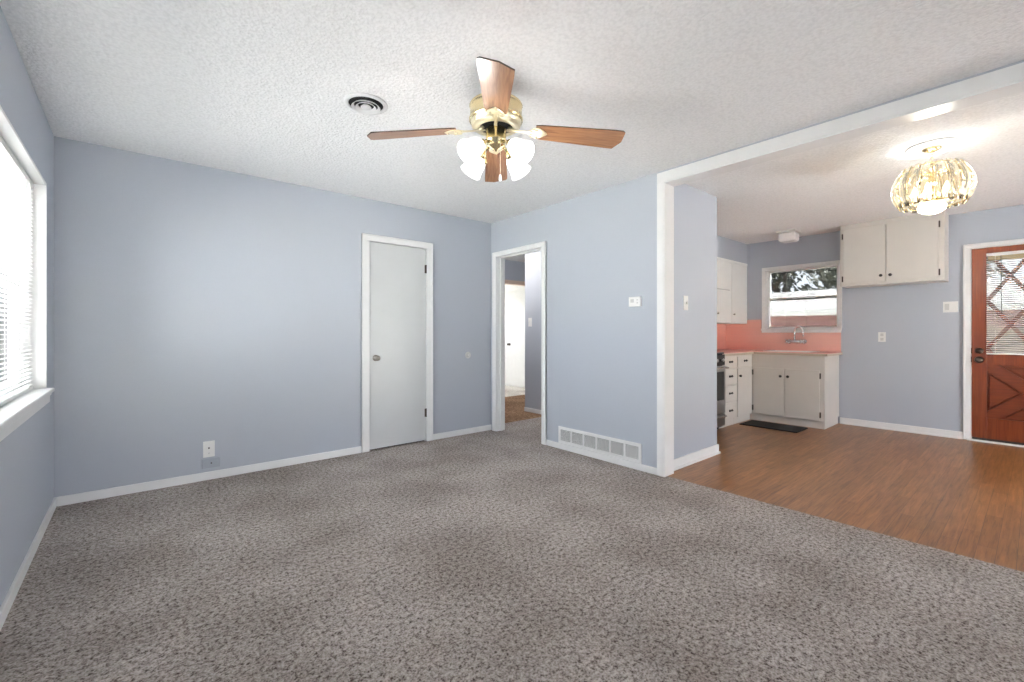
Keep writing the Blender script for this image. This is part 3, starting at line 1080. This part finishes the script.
PITCH = math.radians(11.5)
FAN_ROT = -YAW + math.radians(2.0)
R0, R1 = 0.205, 0.66
outline = [(R0, -.050), (R0 + .03, -.056), (R1 - .05, -.0735), (R1 - .012, -.073), (R1, -.062), (R1, .012), (R1 - .035, .074), (R1 - .08, .0735), (R0 + .03, .056), (R0, .050)]
for k in range(4):
    a = FAN_ROT + k * PI / 2
    mb = MB()
    t_ = bmesh.new()
    va = [t_.verts.new((x, y, -.003)) for x, y in outline]
    vb = [t_.verts.new((x, y, .003)) for x, y in outline]
    n = len(va)
    t_.faces.new(va[::-1]); t_.faces.new(vb)
    for i in range(n):
        t_.faces.new((va[i], va[(i + 1) % n], vb[(i + 1) % n], vb[i]))
    for f in t_.faces:
        f.material_index = 0
    mb._merge(t_)
    mb.bm.faces.ensure_lookup_table()
    for f in mb.bm.faces:
        f.material_index = 0 if len(f.verts) > 4 else 1
    bl = mb.build('blade', [M['blade'], M['blade_edge']])
    bl.parent = fan
    zb = 2.205 - H
    bl.location = (0, 0, zb)
    bl.rotation_euler = (-PITCH, 0, 0)
    bl.rotation_euler = (Matrix.Rotation(a, 4, 'Z') @ Matrix.Rotation(math.radians(4.6), 4, 'Y') @ Matrix.Rotation(-PITCH, 4, 'X')).to_euler()
    # blade iron: scrolled bracket from the motor to the blade root
    mb = MB()
    mb.prism([(.055, -.009), (.12, -.007), (.165, -.010), (.185, -.026), (.200, -.040), (.222, -.041), (.240, -.028), (.262, -.008), (.268, 0), (.262, .008), (.240, .028), (.222, .041), (.200, .040), (.185, .026), (.165, .010), (.12, .007), (.055, .009)], .006, Matrix.Translation((0, 0, -.0095)), bev=.0012)
    for px_, py_ in ((.212, -.026), (.212, .026), (.252, 0)):
        mb.sphere((px_, py_, -.0105), .006, 10, 6)
    for s in (-1, 1):
        pts = [(0.190 + .018 * math.cos(q) * (1 - q / 9), s * (.018 + .016 * math.sin(q) * (1 - q / 9)), -.011) for q in [j * .45 for j in range(14)]]
        mb.tube(pts, .0026, 6)
    mb.cyl((.085, 0, -.006), (.066, 0, .014), .008, .010, 8)
    ir = mb.build('blade_iron', M['brass_light'])
    ir.parent = bl

# light kit
SH = []
for k in range(4):
    a = FAN_ROT + PI / 4 + k * PI / 2
    dr = Vector((math.cos(a), math.sin(a), 0))
    p0 = Vector(fc) + dr * .046 + Vector((0, 0, 2.122))
    p1 = Vector(fc) + dr * .100 + Vector((0, 0, 2.098))
    ax = (dr * .80 + Vector((0, 0, -.62))).normalized()
    mb = MB()
    mb.tube([p0, (p0 + p1) / 2 + Vector((0, 0, .006)), p1], .008, 8)
    q = Vector((0, 0, 1)).rotation_difference(ax).to_matrix().to_4x4()
    mb.lathe([(0, -.012), (.016, -.012), (.021, .0), (.024, .014), (.022, .02), (0, .02)], p1, 18, True, q)
    arm = mb.build('lamp_arm', M['brass'], fan)
    mb = MB()
    mb.lathe([(.022, .012), (.031, .020), (.041, .038), (.046, .060), (.049, .085), (.055, .110), (.061, .122), (.058, .122), (.052, .110), (.046, .085), (.043, .060), (.038, .038), (.028, .022), (.02, .016)], p1, 24, True, q)
    mb.build('lamp_shade', M['shade_lit'], arm)
    mb = MB(); mb.lathe([(0, .018), (.014, .02), (.017, .04), (.026, .062), (.027, .074), (.02, .090), (0, .097)], p1, 16, True, q)
    mb.build('bulb', M['shade_lit'], arm)
    ld = bpy.data.lights.new('fan_lamp', 'POINT')
    ld.energy = 1.1
    ld.color = (1.0, 0.975, 0.94)
    ld.shadow_soft_size = 0.04
    lo = bpy.data.objects.new('fan_lamp', ld)
    COL.objects.link(lo)
    lo.parent = fan
    lo.location = p1 + ax * .165 - Vector((FX, FY, H))
right = Vector((0.7634, -0.646, 0))
fwd = Vector((0.646, 0.7634, 0))
for r_, f_, ln, col, nm in ((-.052, -.03, .075, M['brass'], 'pull_chain'), (.024, -.05, .17, M['brass_light'], 'pull_chain')):
    p = Vector(fc) + right * r_ + fwd * f_ + Vector((0, 0, 2.118))
    mb = MB()
    for i in range(int(ln / .006)):
        mb.sphere(p - Vector((0, 0, .006 * i)), .0022, 6, 4)
    ch = mb.build(nm, M['brass_light'], fan)
    e = p - Vector((0, 0, ln))
    mb = MB(); mb.lathe([(0, .0), (.004, -.002), (.007, -.016), (.0085, -.03), (.006, -.036), (0, -.037)], e, 12)
    mb.build('pull_fob', col if r_ < 0 else M['porcelain'], ch)

# ------------------------------------------------------------ chandelier
CX, CY = 4.215, 0.480
ch = empty('chandelier', (CX, CY, H), 'brass chandelier with a ring of curved clear glass panels, lit', 'chandelier')
cc = (CX, CY, 0)
md = tag(MB().lathe([(0, H - .0006), (.135, H - .0006), (.14, H - .006), (.132, H - .012), (.118, H - .010), (.105, H - .014), (.07, H - .016), (0, H - .017)], cc, 48).build('ceiling_medallion', M['trim']),
         'flat round white medallion on the ceiling around the chandelier canopy', 'ceiling medallion')
mb = MB(); mb.lathe([(0, H - .0175), (.05, H - .0175), (.052, H - .026), (.03, H - .038), (.012, H - .045), (0, H - .046)], cc, 28); mb.build('canopy', M['brass'], ch)
mb = MB()
for i in range(5):
    zc = H - .05 - i * .022
    pts = [(CX + (.008 * math.cos(q) if i % 2 else 0), CY + (0 if i % 2 else .008 * math.cos(q)), zc + .015 * math.sin(q)) for q in [j * PI / 6 for j in range(12)]]
    mb.tube(pts, .0022, 6, closed=True)
mb.build('chain', M['brass'], ch)
mb = MB()
mb.lathe([(0, 2.318), (.012, 2.318), (.020, 2.30), (.034, 2.29), (.036, 2.282), (.016, 2.272), (.012, 2.24), (.018, 2.20), (.026, 2.18), (.014, 2.15), (.014, 2.09), (.040, 2.075), (.044, 2.062), (.02, 2.052), (0, 2.05)], cc, 24)
mb.build('stem', M['brass'], ch)
ZT, ZB_ = 2.285, 2.035
for nm, r_, z in (('top_ring', .143, ZT), ('bottom_ring', .155, ZB_)):
    mb = MB()
    mb.tube([(CX + r_ * math.cos(2 * PI * k / 40), CY + r_ * math.sin(2 * PI * k / 40), z) for k in range(40)], .0045, 6, closed=True)
    mb.build(nm, M['brass'], ch)
mb = MB()
mb2 = MB()
for k in range(6):
    a = 2 * PI * k / 6 + .3
    u = Vector((math.cos(a), math.sin(a), 0))
    mb.tube([Vector(cc) + u * r_ + Vector((0, 0, z)) for r_, z in ((.012, 2.245), (.06, 2.265), (.105, 2.292), (.143, ZT))], .0035, 6)
    mb2.tube([Vector(cc) + u * r_ + Vector((0, 0, z)) for r_, z in ((.014, 2.10), (.06, 2.055), (.11, 2.03), (.155, ZB_))], .0035, 6)
mb.build('top_spokes', M['brass'], ch)
mb2.build('bottom_spokes', M['brass'], ch)
NP = 18
for k in range(NP):
    a0 = 2 * PI * k / NP
    mb = MB()
    rows = []
    hw = .86 * PI / NP
    prof = []
    for i in range(9):
        s = i / 8
        z = ZB_ - .012 + (ZT - ZB_ + .024) * s
        rr = .155 + .060 * math.sin(PI * min(1, max(0, s * .92 + .06))) - .012 * s
        prof.append((rr, z))
    t_ = bmesh.new()
    grid = {}
    for side, off in ((0, 0.0), (1, .004)):
        for i, (rr, z) in enumerate(prof):
            taper = 1.0 if 0 < i < 8 else .62
            for j in range(4):
                al = a0 + hw * taper * (j / 1.5 - 1)
                bulge = .006 * (1 - (j / 1.5 - 1) ** 2)
                r3 = rr + off + bulge
                grid[side, i, j] = t_.verts.new((CX + r3 * math.cos(al), CY + r3 * math.sin(al), z))
    for i in range(8):
        for j in range(3):
            for side in (0, 1):
                f = t_.faces.new([grid[side, i, j], grid[side, i, j + 1], grid[side, i + 1, j + 1], grid[side, i + 1, j]])
                f.smooth = True
        for j in (0, 3):
            t_.faces.new([grid[0, i, j], grid[1, i, j], grid[1, i + 1, j], grid[0, i + 1, j]])
    for j in range(3):
        for i in (0, 8):
            t_.faces.new([grid[0, i, j], grid[1, i, j], grid[1, i, j + 1], grid[0, i, j + 1]])
    mb._merge(t_)
    gp = mb.build('glass_panel', M['panel_glass'], ch)
    mb = MB()
    for i in (-1, 1):
        al = a0 + i * hw
        mb.tube([(CX + (rr + .002) * math.cos(al if 0 < q < 8 else a0 + i * hw * .62), CY + (rr + .002) * math.sin(al if 0 < q < 8 else a0 + i * hw * .62), z) for q, (rr, z) in enumerate(prof)], .0019, 5)
    mb.build('panel_edging', M['brass'], gp)
for k in range(5):
    a = 2 * PI * k / 5 + .5
    u = Vector((math.cos(a), math.sin(a), 0))
    mb = MB()
    mb.tube([Vector(cc) + u * r_ + Vector((0, 0, z)) for r_, z in ((.014, 2.10), (.04, 2.06), (.07, 2.04), (.088, 2.05))], .004, 6)
    mb.lathe([(0, 2.096), (.018, 2.10), (.021, 2.108), (.012, 2.112), (.011, 2.15), (0, 2.15)], (CX + u.x * .088, CY + u.y * .088, -.05), 14)
    arm = mb.build('candle_arm', M['brass_light'], ch)
    mb = MB(); mb.lathe([(0, 2.150), (.009, 2.152), (.016, 2.172), (.013, 2.19), (.005, 2.212), (0, 2.22)], (CX + u.x * .088, CY + u.y * .088, -.05), 14)
    mb.build('candle_bulb', M['bulb'], arm)
    ld = bpy.data.lights.new('candle_lamp', 'POINT')
    ld.energy = 0.85
    ld.color = (1.0, 0.95, 0.87)
    ld.shadow_soft_size = 0.012
    lo = bpy.data.objects.new('candle_lamp', ld)
    COL.objects.link(lo)
    lo.parent = ch
    lo.location = (u.x * .088, u.y * .088, 2.182 - H)
mb = MB(); mb.lathe([(0, 2.045), (.05, 2.045), (.07, 2.035), (.078, 2.018), (.072, 1.995), (.05, 1.978), (.02, 1.970), (0, 1.969)], cc, 28)
mb.build('bottom_bowl', M['bowl_lit'], ch)
ld = bpy.data.lights.new('chandelier_downlight', 'POINT')
ld.energy = 3.0
ld.color = (1.0, 0.95, 0.87)
ld.shadow_soft_size = 0.03
lo = bpy.data.objects.new('chandelier_downlight', ld)
COL.objects.link(lo)
lo.parent = ch
lo.location = (0, 0, 1.93 - H)

# flush light on the kitchen ceiling near the window
t = empty('flush_light', (6.36, 2.06, H), 'small white flush light on the kitchen ceiling near the window', 'ceiling light')
mb = MB(); mb.box(6.25, 6.47, 1.95, 2.17, H - .022, H - .0005, bev=.006); mb.build('base', M['plastic'], t)
mb = MB(); mb.box(6.262, 6.458, 1.962, 2.158, H - .135, H - .0225, bev=.03); mb.build('glass_shade', M['fixture'], t)

# ------------------------------------------------------------ kitchen cabinets


def knob_x(mb, x, y, z, r=0.017):
    mb.lathe([(0, 0), (r * .6, 0), (r * .5, .008), (r, .016), (r, .022), (r * .6, .027), (0, .028)], (x, y, z), 14, True, Matrix.Rotation(-PI / 2, 4, 'Y'))


def knob_ny(mb, x, y, z, r=0.017):
    mb.lathe([(0, 0), (r * .6, 0), (r * .5, .008), (r, .016), (r, .022), (r * .6, .027), (0, .028)], (x, y, z), 14, True, Matrix.Rotation(PI / 2, 4, 'X'))


XS = 6.24      # sink cabinet face
YD = 2.455     # drawer cabinet face
CT = 0.868     # under the counter

# sink cabinet
c = empty('sink_cabinet', (6.54, 2.05, 0), 'cream base cabinet with two doors under the kitchen window', 'cabinet')
mb = MB()
mb.box(XS + .004, XF - .002, 1.642, 3.065, .085, CT - .001)
mb.box(XS, XS + .02, 1.642, YD, .085, CT - .001, bev=.001)
mb.build('body', M['cab'], c)
mb = MB(); mb.box(XS + .028, XF - .03, 1.648, 3.06, -.0035, .0845); mb.build('plinth', M['cab'], c)
for y0, y1, ky, hy in ((2.068, 2.432, 2.105, 2.442), (1.690, 2.060, 2.022, 1.682)):
    mb = MB()
    mb.box(XS - .018, XS - .0005, y0, y1, .092, .695, bev=.004)
    dr = mb.build('door', M['cab'], c)
    mb = MB(); knob_x(mb, XS - .0175, ky, .600); mb.build('knob', M['black'], dr)
    for z in (.63, .165):
        mb = MB(); mb.box(XS - .0125, XS - .0005, min(hy, y0 if hy < y0 else y1), max(hy, y0 if hy < y0 else y1), z - .032, z + .032)
        mb.box(XS - .0205, XS - .0005, hy - .006, hy + .006, z - .034, z + .034, bev=.002)
        mb.build('hinge', M['bronze'], dr)

# corner cabinet with one drawer over one door, faces the stub wall
c = empty('corner_cabinet', (6.0, 2.75, 0), 'cream corner base cabinet with one drawer above one door', 'cabinet')
mb = MB(); mb.box(5.758, XS - .001, YD, 3.065, .085, CT - .001); mb.build('body', M['cab'], c)
mb = MB(); mb.box(5.76, XS, YD + .028, 3.06, -.0035, .0845); mb.build('plinth', M['cab'], c)
mb = MB(); mb.box(5.772, 6.195, YD - .018, YD - .0005, .72, .852, bev=.004); dr = mb.build('drawer', M['cab'], c)


def pull(mb, x, y, z):
    for s in (-1, 1):
        mb.sphere((x + s * .03, y - .006, z), .015, 12, 8, (1.25, .55, 1.0))
        mb.cyl((x + s * .026, y, z), (x + s * .026, y - .02, z), .005, segs=8)
    mb.tube([(x - .028, y - .02, z), (x - .012, y - .024, z), (x + .012, y - .024, z), (x + .028, y - .02, z)], .0045, 8)


mb = MB(); pull(mb, 5.985, YD - .0185, .79); mb.build('handle', M['black'], dr)
mb = MB(); mb.box(5.772, 6.195, YD - .018, YD - .0005, .092, .70, bev=.004); dr = mb.build('door', M['cab'], c)
mb = MB(); knob_ny(mb, 5.815, YD - .0175, .605); mb.build('knob', M['black'], dr)
for z in (.63, .165):
    mb = MB(); mb.box(6.198, 6.212, YD - .0205, YD - .0005, z - .034, z + .034, bev=.002); mb.build('hinge', M['bronze'], dr)

# four drawer stack
c = empty('drawer_cabinet', (5.56, 2.75, 0), 'cream base cabinet with a stack of four drawers beside stove', 'cabinet')
mb = MB(); mb.box(5.368, 5.756, YD, 3.065, .085, CT - .001); mb.build('body', M['cab'], c)
mb = MB(); mb.box(5.37, 5.756, YD + .028, 3.06, -.0035, .0845); mb.build('plinth', M['cab'], c)
for z0, z1 in ((.72, .852), (.515, .705), (.305, .50), (.092, .29)):
    mb = MB(); mb.box(5.382, 5.744, YD - .018, YD - .0005, z0, z1, bev=.004); dr = mb.build('drawer', M['cab'], c)
    mb = MB(); pull(mb, 5.563, YD - .0185, (z0 + z1) / 2 + .005); mb.build('handle', M['black'], dr)

# L-shaped countertop with a hole for the sink
SX0, SX1, SY0, SY1 = 6.36, 6.72, 1.84, 2.34
c = empty('countertop', (6.5, 2.4, CT), 'pink countertop with tan edge running in an L around corner', 'countertop')
mb = MB()
x0, x1, y0, y1 = XS - .025, XF - .001, 1.612, YK - .001
mb.box(x0, x1, y0, SY0, CT, .903, bev=.002); mb.box(x0, SX0, SY0, SY1, CT, .903); mb.box(SX1, x1, SY0, SY1, CT, .903); mb.box(x0, x1, SY1, y1, CT, .903, bev=.002)
mb.box(5.365, x0, YD - .025, y1, CT, .903, bev=.002)
mb.build('top', M['pinktop'], c)
mb = MB()
mb.box(x0 - .006, x0, y0 - .006, YD - .031, CT + .001, .896, bev=.002); mb.box(x0 - .006, x1, y0 - .006, y0, CT + .001, .896, bev=.002)
mb.box(5.362, x0, YD - .031, YD - .025, CT + .001, .896, bev=.002)
mb.build('edge_band', M['tan'], c)

s = empty('kitchen_sink', (6.54, 2.09, .903), 'white basin set into the pink countertop under the window', 'sink')
mb = MB()
rim = .018
for a in ((SX0 - rim, SX1 + rim, SY0 - rim, SY0 + .004), (SX0 - rim, SX1 + rim, SY1 - .004, SY1 + rim), (SX0 - rim, SX0 + .004, SY0, SY1), (SX1 - .004, SX1 + rim, SY0, SY1)):
    mb.box(*a, .9035, .909, bev=.002)
mb.build('rim', M['porcelain'], s)
mb = MB()
mb.box(SX0 + .002, SX0 + .008, SY0 + .002, SY1 - .002, .875, .905); mb.box(SX1 - .008, SX1 - .002, SY0 + .002, SY1 - .002, .875, .905)
mb.box(SX0 + .002, SX1 - .002, SY0 + .002, SY0 + .008, .875, .905); mb.box(SX0 + .002, SX1 - .002, SY1 - .008, SY1 - .002, .875, .905)
mb.box(SX0 + .002, SX1 - .002, SY0 + .002, SY1 - .002, .869, .876)
mb.build('basin', M['porcelain'], s)

# pink tile
M['pink_far'] = mat_tile('pink_tile_far', (0.84, 0.475, 0.405), (0.81, 0.455, 0.39), (0.76, 0.47, 0.41), (0.108, 0.108, 0.0015), rot=(PI / 2, 0, PI / 2))
M['pink_side'] = mat_tile('pink_tile_side', (0.84, 0.475, 0.405), (0.81, 0.455, 0.39), (0.76, 0.47, 0.41), (0.108, 0.108, 0.0015), rot=(PI / 2, 0, 0))
bs = empty('backsplash', (XF, 2.3, .904), 'salmon pink tile backsplash behind the countertop and faucet', 'backsplash')
mb = MB()
mb.box(XF - .009, XF - .0005, 1.622, YK - .0105, .9035, 1.148); mb.box(XF - .009, XF - .0005, 2.562, YK - .0105, 1.148, 1.335)
mb.build('window_wall_tile', M['pink_far'], bs)
mb = MB(); mb.box(4.6, XF - .0005, YK - .010, YK - .0005, .9035, 1.29)
mb.build('stove_wall_tile', M['pink_side'], bs)

# wall cabinet over the stove side
c = empty('wall_cabinet', (6.0, 2.9, 1.28), 'white two door wall cabinet under the soffit, left of kitchen window', 'cabinet')
mb = MB(); mb.box(5.40, XF - .002, 2.773, YK - .001, 1.278, 2.154); mb.build('body', M['cabwhite'], c)
mb = MB(); mb.box(5.40, XF - .004, 2.752, 2.7725, 2.12, 2.1535, bev=.002); mb.box(6.802, XF - .004, 2.757, 2.7725, 1.279, 2.12); mb.build('face_trim', M['cabwhite'], c)
for x0, x1 in ((5.84, 6.318), (6.326, 6.80)):
    mb = MB(); mb.box(x0, x1, 2.754, 2.772, 1.282, 2.115, bev=.003); dr = mb.build('door', M['cabwhite'], c)
    mb = MB(); knob_ny(mb, x0 + .05, 2.7545, 1.405, .013); mb.build('knob', M['nickel'], dr)
    if x0 < 6:
        mb = MB(); mb.box(5.87, 6.24, 2.742, 2.7535, 1.725, 1.738, bev=.003); mb.build('towel_bar', M['plate_grey'], dr)

# wall cabinet by the entry door
XU = 6.52
c = empty('wall_cabinet', (6.68, 1.1, 1.70), 'cream two door wall cabinet against ceiling, right of kitchen window', 'cabinet')
mb = MB(); mb.box(XU, XF - .001, .642, 1.556, 1.705, H - .0006, bev=.002); mb.build('body', M['cab'], c)
for y0, y1, ky, hy in ((1.128, 1.522, 1.165, 1.530), (.690, 1.120, 1.082, .682)):
    mb = MB(); mb.box(XU - .018, XU - .0005, y0, y1, 1.728, 2.385, bev=.004); dr = mb.build('door', M['cab'], c)
    mb = MB(); knob_x(mb, XU - .0175, ky, 1.80, .016); mb.build('knob', M['black'], dr)
    for z in (1.79, 2.30):
        mb = MB(); mb.box(XU - .0205, XU - .0005, hy - .006, hy + .006, z - .034, z + .034, bev=.002); mb.build('hinge', M['bronze'], dr)

# stove
s = empty('stove', (4.98, 2.75, 0), 'black and stainless stove mostly hidden behind short wall end', 'stove')
SX0_, SX1_, SYF = 4.60, 5.355, 2.44
mb = MB(); mb.box(SX0_, SX1_, SYF, 3.04, .03, .895, bev=.003); mb.build('body', M['enamel'], s)
mb = MB(); mb.box(SX0_ - .002, SX1_ + .002, SYF - .02, 3.04, .8955, .915, bev=.004); ck = mb.build('cooktop', M['enamel'], s)
for bx_, by_, r_ in ((4.78, 2.60, .10), (5.16, 2.60, .085), (4.78, 2.88, .085), (5.16, 2.88, .10)):
    mb = MB()
    for q in (1.0, .72, .45):
        mb.tube([(bx_ + r_ * q * math.cos(2 * PI * k / 24), by_ + r_ * q * math.sin(2 * PI * k / 24), .9205) for k in range(24)], .005, 6, closed=True)
    mb.build('burner', M['bronze'], ck)
mb = MB(); mb.box(SX0_, SX1_, 2.985, 3.04, .9155, 1.10, bev=.006); mb.build('backguard', M['steel'], s)
mb = MB(); mb.box(SX0_ + .005, SX1_ - .003, SYF - .038, SYF - .0005, .20, .755, bev=.005); od = mb.build('oven_door', M['steel'], s)
mb = MB(); mb.box(SX0_ + .06, SX1_ - .05, SYF - .041, SYF - .0375, .36, .69, bev=.001); mb.build('oven_window', M['enamel'], od)
mb = MB(); mb.tube([(SX0_ + .04, SYF - .036, .735), (SX0_ + .04, SYF - .075, .735), (SX1_ - .02, SYF - .075, .735), (SX1_ - .02, SYF - .036, .735)], .011, 8); mb.build('oven_handle', M['chrome'], od)
mb = MB(); mb.box(SX0_ + .002, SX1_ - .001, SYF - .03, SYF - .0005, .765, .890, bev=.005); cp = mb.build('control_panel', M['enamel'], s)
for k in range(5):
    mb = MB(); knob_ny(mb, SX0_ + .08 + k * .149, SYF - .0295, .825, .02); mb.build('dial', M['steel'], cp)
mb = MB(); mb.box(SX0_ + .005, SX1_ - .003, SYF - .034, SYF - .0005, .05, .19, bev=.005); dw = mb.build('storage_drawer', M['steel'], s)
mb = MB(); mb.tube([(SX0_ + .06, SYF - .033, .165), (SX0_ + .06, SYF - .058, .165), (SX1_ - .03, SYF - .058, .165), (SX1_ - .03, SYF - .033, .165)], .008, 8); mb.build('drawer_handle', M['chrome'], dw)
for x in (SX0_ + .04, SX1_ - .04):
    for y in (SYF + .05, 2.99):
        mb = MB(); mb.cyl((x, y, -.0035), (x, y, .0295), .018, segs=12); mb.build('foot', M['black'], s)

# faucet on the tile
f = empty('faucet', (6.79, 2.115, 1.03), 'chrome wall mounted two handle faucet with gooseneck spout', 'faucet')
mb = MB()
fx = XF - .0095
mb.tube([(fx - .05, 2.02, 1.03), (fx - .05, 2.21, 1.03)], .018, 10)
for y in (2.025, 2.205):
    mb.cyl((fx - .0003, y, 1.03), (fx - .012, y, 1.03), .032, .026, 16)
    mb.cyl((fx - .01, y, 1.03), (fx - .055, y, 1.03), .017, segs=12)
mb.build('valve_body', M['chrome'], f)
mb = MB()
pts = [(fx - .05, 2.125, 1.035), (fx - .05, 2.125, 1.14)]
for k in range(13):
    q = PI * k / 12
    pts.append((fx - .05 - .04 * (1 - math.cos(q)), 2.125 - .062 * (1 - math.cos(q)), 1.155 + .075 * math.sin(q)))
pts.append((fx - .13, 2.001, 1.10))
mb.tube(pts, .013, 10)
mb.build('spout', M['chrome'], f)
for y in (2.025, 2.205):
    mb = MB()
    mb.cyl((fx - .055, y, 1.03), (fx - .085, y, 1.032), .012, segs=10)
    for k in range(4):
        q = PI / 4 + k * PI / 2
        mb.cyl((fx - .08, y, 1.031), (fx - .082, y + .032 * math.cos(q), 1.031 + .032 * math.sin(q)), .006, .009, 8)
    mb.build('handle', M['chrome'], f)

mb = MB(); mb.box(5.79, 6.17, 1.79, 2.43, -.0038, .008, bev=.004)
tag(mb.build('floor_mat', M['rubber'], at=(5.98, 2.11, 0)), 'black rectangular rubber mat on planks before the sink cabinet', 'mat')

# ------------------------------------------------------------ fill lamp added in the hallway (out of sight above the doorway head)
t = empty('hall_fill_light', (3.62, 5.0, H), 'unseen round ceiling light added to brighten the hallway', 'ceiling light')
mb = MB(); mb.lathe([(0, H - .0005), (.12, H - .0005), (.125, H - .02), (0, H - .02)], (3.62, 5.0, 0), 28); mb.build('base', M['brass'], t)
mb = MB(); mb.lathe([(.11, H - .0205), (.115, H - .05), (.09, H - .085), (.04, H - .1), (0, H - .102)], (3.62, 5.0, 0), 28); mb.build('glass_shade', emit('hall_fill_shade', (1, .9, .78), 4.0), t)
ld = bpy.data.lights.new('hall_fill_lamp', 'POINT'); ld.energy = 14; ld.color = (1, .94, .87); ld.shadow_soft_size = .08
lo = bpy.data.objects.new('hall_fill_lamp', ld); COL.objects.link(lo); lo.parent = t; lo.location = (0, 0, -.2)

# ------------------------------------------------------------ outdoors
mb = MB(); mb.box(-30, 60, -40, 45, -.45, -.35)
tag(mb.build('ground', M['grass']), 'pale lawn outside the windows', 'lawn', kind='structure')

mb = MB(); mb.box(-9.0, -0.75, -6, 12, -.349, -.30)  # slab added to bounce sunlight up through the left window
tag(mb.build('bounce_slab', plain('pale_concrete', (0.72, 0.715, 0.70), .9)), 'pale slab added outside the left window to bounce light in', 'bounce_slab', kind='structure')
mb = MB(); mb.box(-0.7, 8.0, -9, -2.3, -.349, -.30)  # unseen slab added to reflect light onto the ceilings
tag(mb.build('rear_bounce_slab', plain('white_concrete', (0.78, 0.78, 0.77), .9)), 'unseen pale slab added behind the viewer to bounce light in', 'rear_bounce_slab', kind='structure')

h = empty('neighbor_house', (18.5, 5.0, -.35), 'low brick house with pale roof seen through the kitchen window', 'house')
mb = MB(); mb.box(16.6, 21.4, -1.5, 13.0, -.35, 1.708); mb.build('wall', M['brick'], h)
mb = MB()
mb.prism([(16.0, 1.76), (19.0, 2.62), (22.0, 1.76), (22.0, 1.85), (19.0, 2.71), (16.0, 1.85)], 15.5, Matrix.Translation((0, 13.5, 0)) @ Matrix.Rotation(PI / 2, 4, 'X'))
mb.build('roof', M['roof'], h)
mb = MB(); mb.box(15.96, 16.0, -2.0, 13.5, 1.69, 1.86); mb.box(16.0, 16.6, -2.0, 13.5, 1.71, 1.76); mb.build('fascia', M['white_out'], h)
for y in (7.4, 2.2, 10.5):
    mb = MB(); mb.box(16.56, 16.61, y, y + 1.0, .55, 1.5); wd = mb.build('window', M['white_out'], h)
    mb = MB(); mb.box(16.545, 16.562, y + .07, y + .93, .62, 1.43); mb.build('pane', M['enamel'], wd)

f = empty('garden_fence', (13, -4, -.35), 'weathered board fence outside the entry door', 'fence')
mb = MB()
for k in range(70):
    y = -9.0 + k * .15
    mb.box(12.98, 13.0, y, y + .142, -.35, 1.25 + random.uniform(-.01, .01))
mb.build('boards', M['fence'], f)
mb = MB()
for z in (0, .95):
    mb.box(13.0, 13.05, -9, 1.5, z, z + .09)
mb.build('rails', M['fence'], f)


def tree(x, y, h, r, label, leaf, nleaf=900, size=.28, zc=.62):
    t = empty('tree', (x, y, -.35), label, 'tree', 'trees behind the brick house' if leaf is M['leaf'] else 'trees beyond the garden fence')
    mb = MB()
    mb.cyl((x, y, -.35), (x + .1, y + .05, h * .55), .22, .12, 10)
    tips = []
    for k in range(7):
        a = random.uniform(0, 2 * PI)
        b = Vector((x + math.cos(a) * r * random.uniform(.4, .8), y + math.sin(a) * r * random.uniform(.4, .8), h * random.uniform(.5, .85)))
        mb.cyl((x + .08, y + .04, h * random.uniform(.3, .5)), b, .08, .03, 8)
        tips.append(b)
    mb.build('trunk', M['bark'], t)
    mb = MB()
    blobs = [(b, random.uniform(.35, .6) * r) for b in tips] + [(Vector((x + random.uniform(-.6, .6) * r, y + random.uniform(-.6, .6) * r, h * random.uniform(zc - .2, zc + .25))), r * random.uniform(.3, .55)) for _ in range(8)]
    for _ in range(nleaf):
        b, br = random.choice(blobs)
        dv = Vector((random.gauss(0, 1), random.gauss(0, 1), random.gauss(0, .8)))
        dv = dv.normalized() * br * random.random() ** .4
        p = b + dv
        n = Vector((random.gauss(0, 1), random.gauss(0, 1), random.gauss(0, 1))).normalized()
        u = n.orthogonal().normalized()
        v = n.cross(u)
        s = size * random.uniform(.5, 1.1)
        vs = [mb.bm.verts.new(p + u * s * cu + v * s * cv * .6) for cu, cv in ((-1, 0), (-.2, -.6), (1, 0), (-.1, .6))]
        mb.bm.faces.new(vs)
    mb.build('foliage', leaf, t)
    return t


tree(25.5, 8.4, 6.4, 2.5, 'dark leafy tree behind the brick house, left in the kitchen window', M['leaf'], 3800, .20, .5)
tree(27.0, 3.4, 6.6, 2.4, 'dark leafy tree behind the brick house, right in the kitchen window', M['leaf'], 3800, .20, .5)
tree(31.0, 6.4, 7.6, 2.8, 'dark leafy tree behind the brick house, between the other two in kitchen window', M['leaf'], 3800, .22, .5)
tree(17.0, -3.4, 5.0, 1.5, 'pale green tree beyond the fence, left in the entry door glass', M['leaf_light'], 1500, .22)
tree(22.0, -6.2, 5.6, 1.8, 'pale green tree beyond the fence, further right in the door glass', M['leaf_light'], 1500, .22)
tree(23.0, -1.9, 5.6, 1.4, 'pale green tree beyond the fence, set back in the door glass', M['leaf_light'], 1500, .22)

for o in bpy.data.objects:
    if '_o' in o:
        del o['_o']
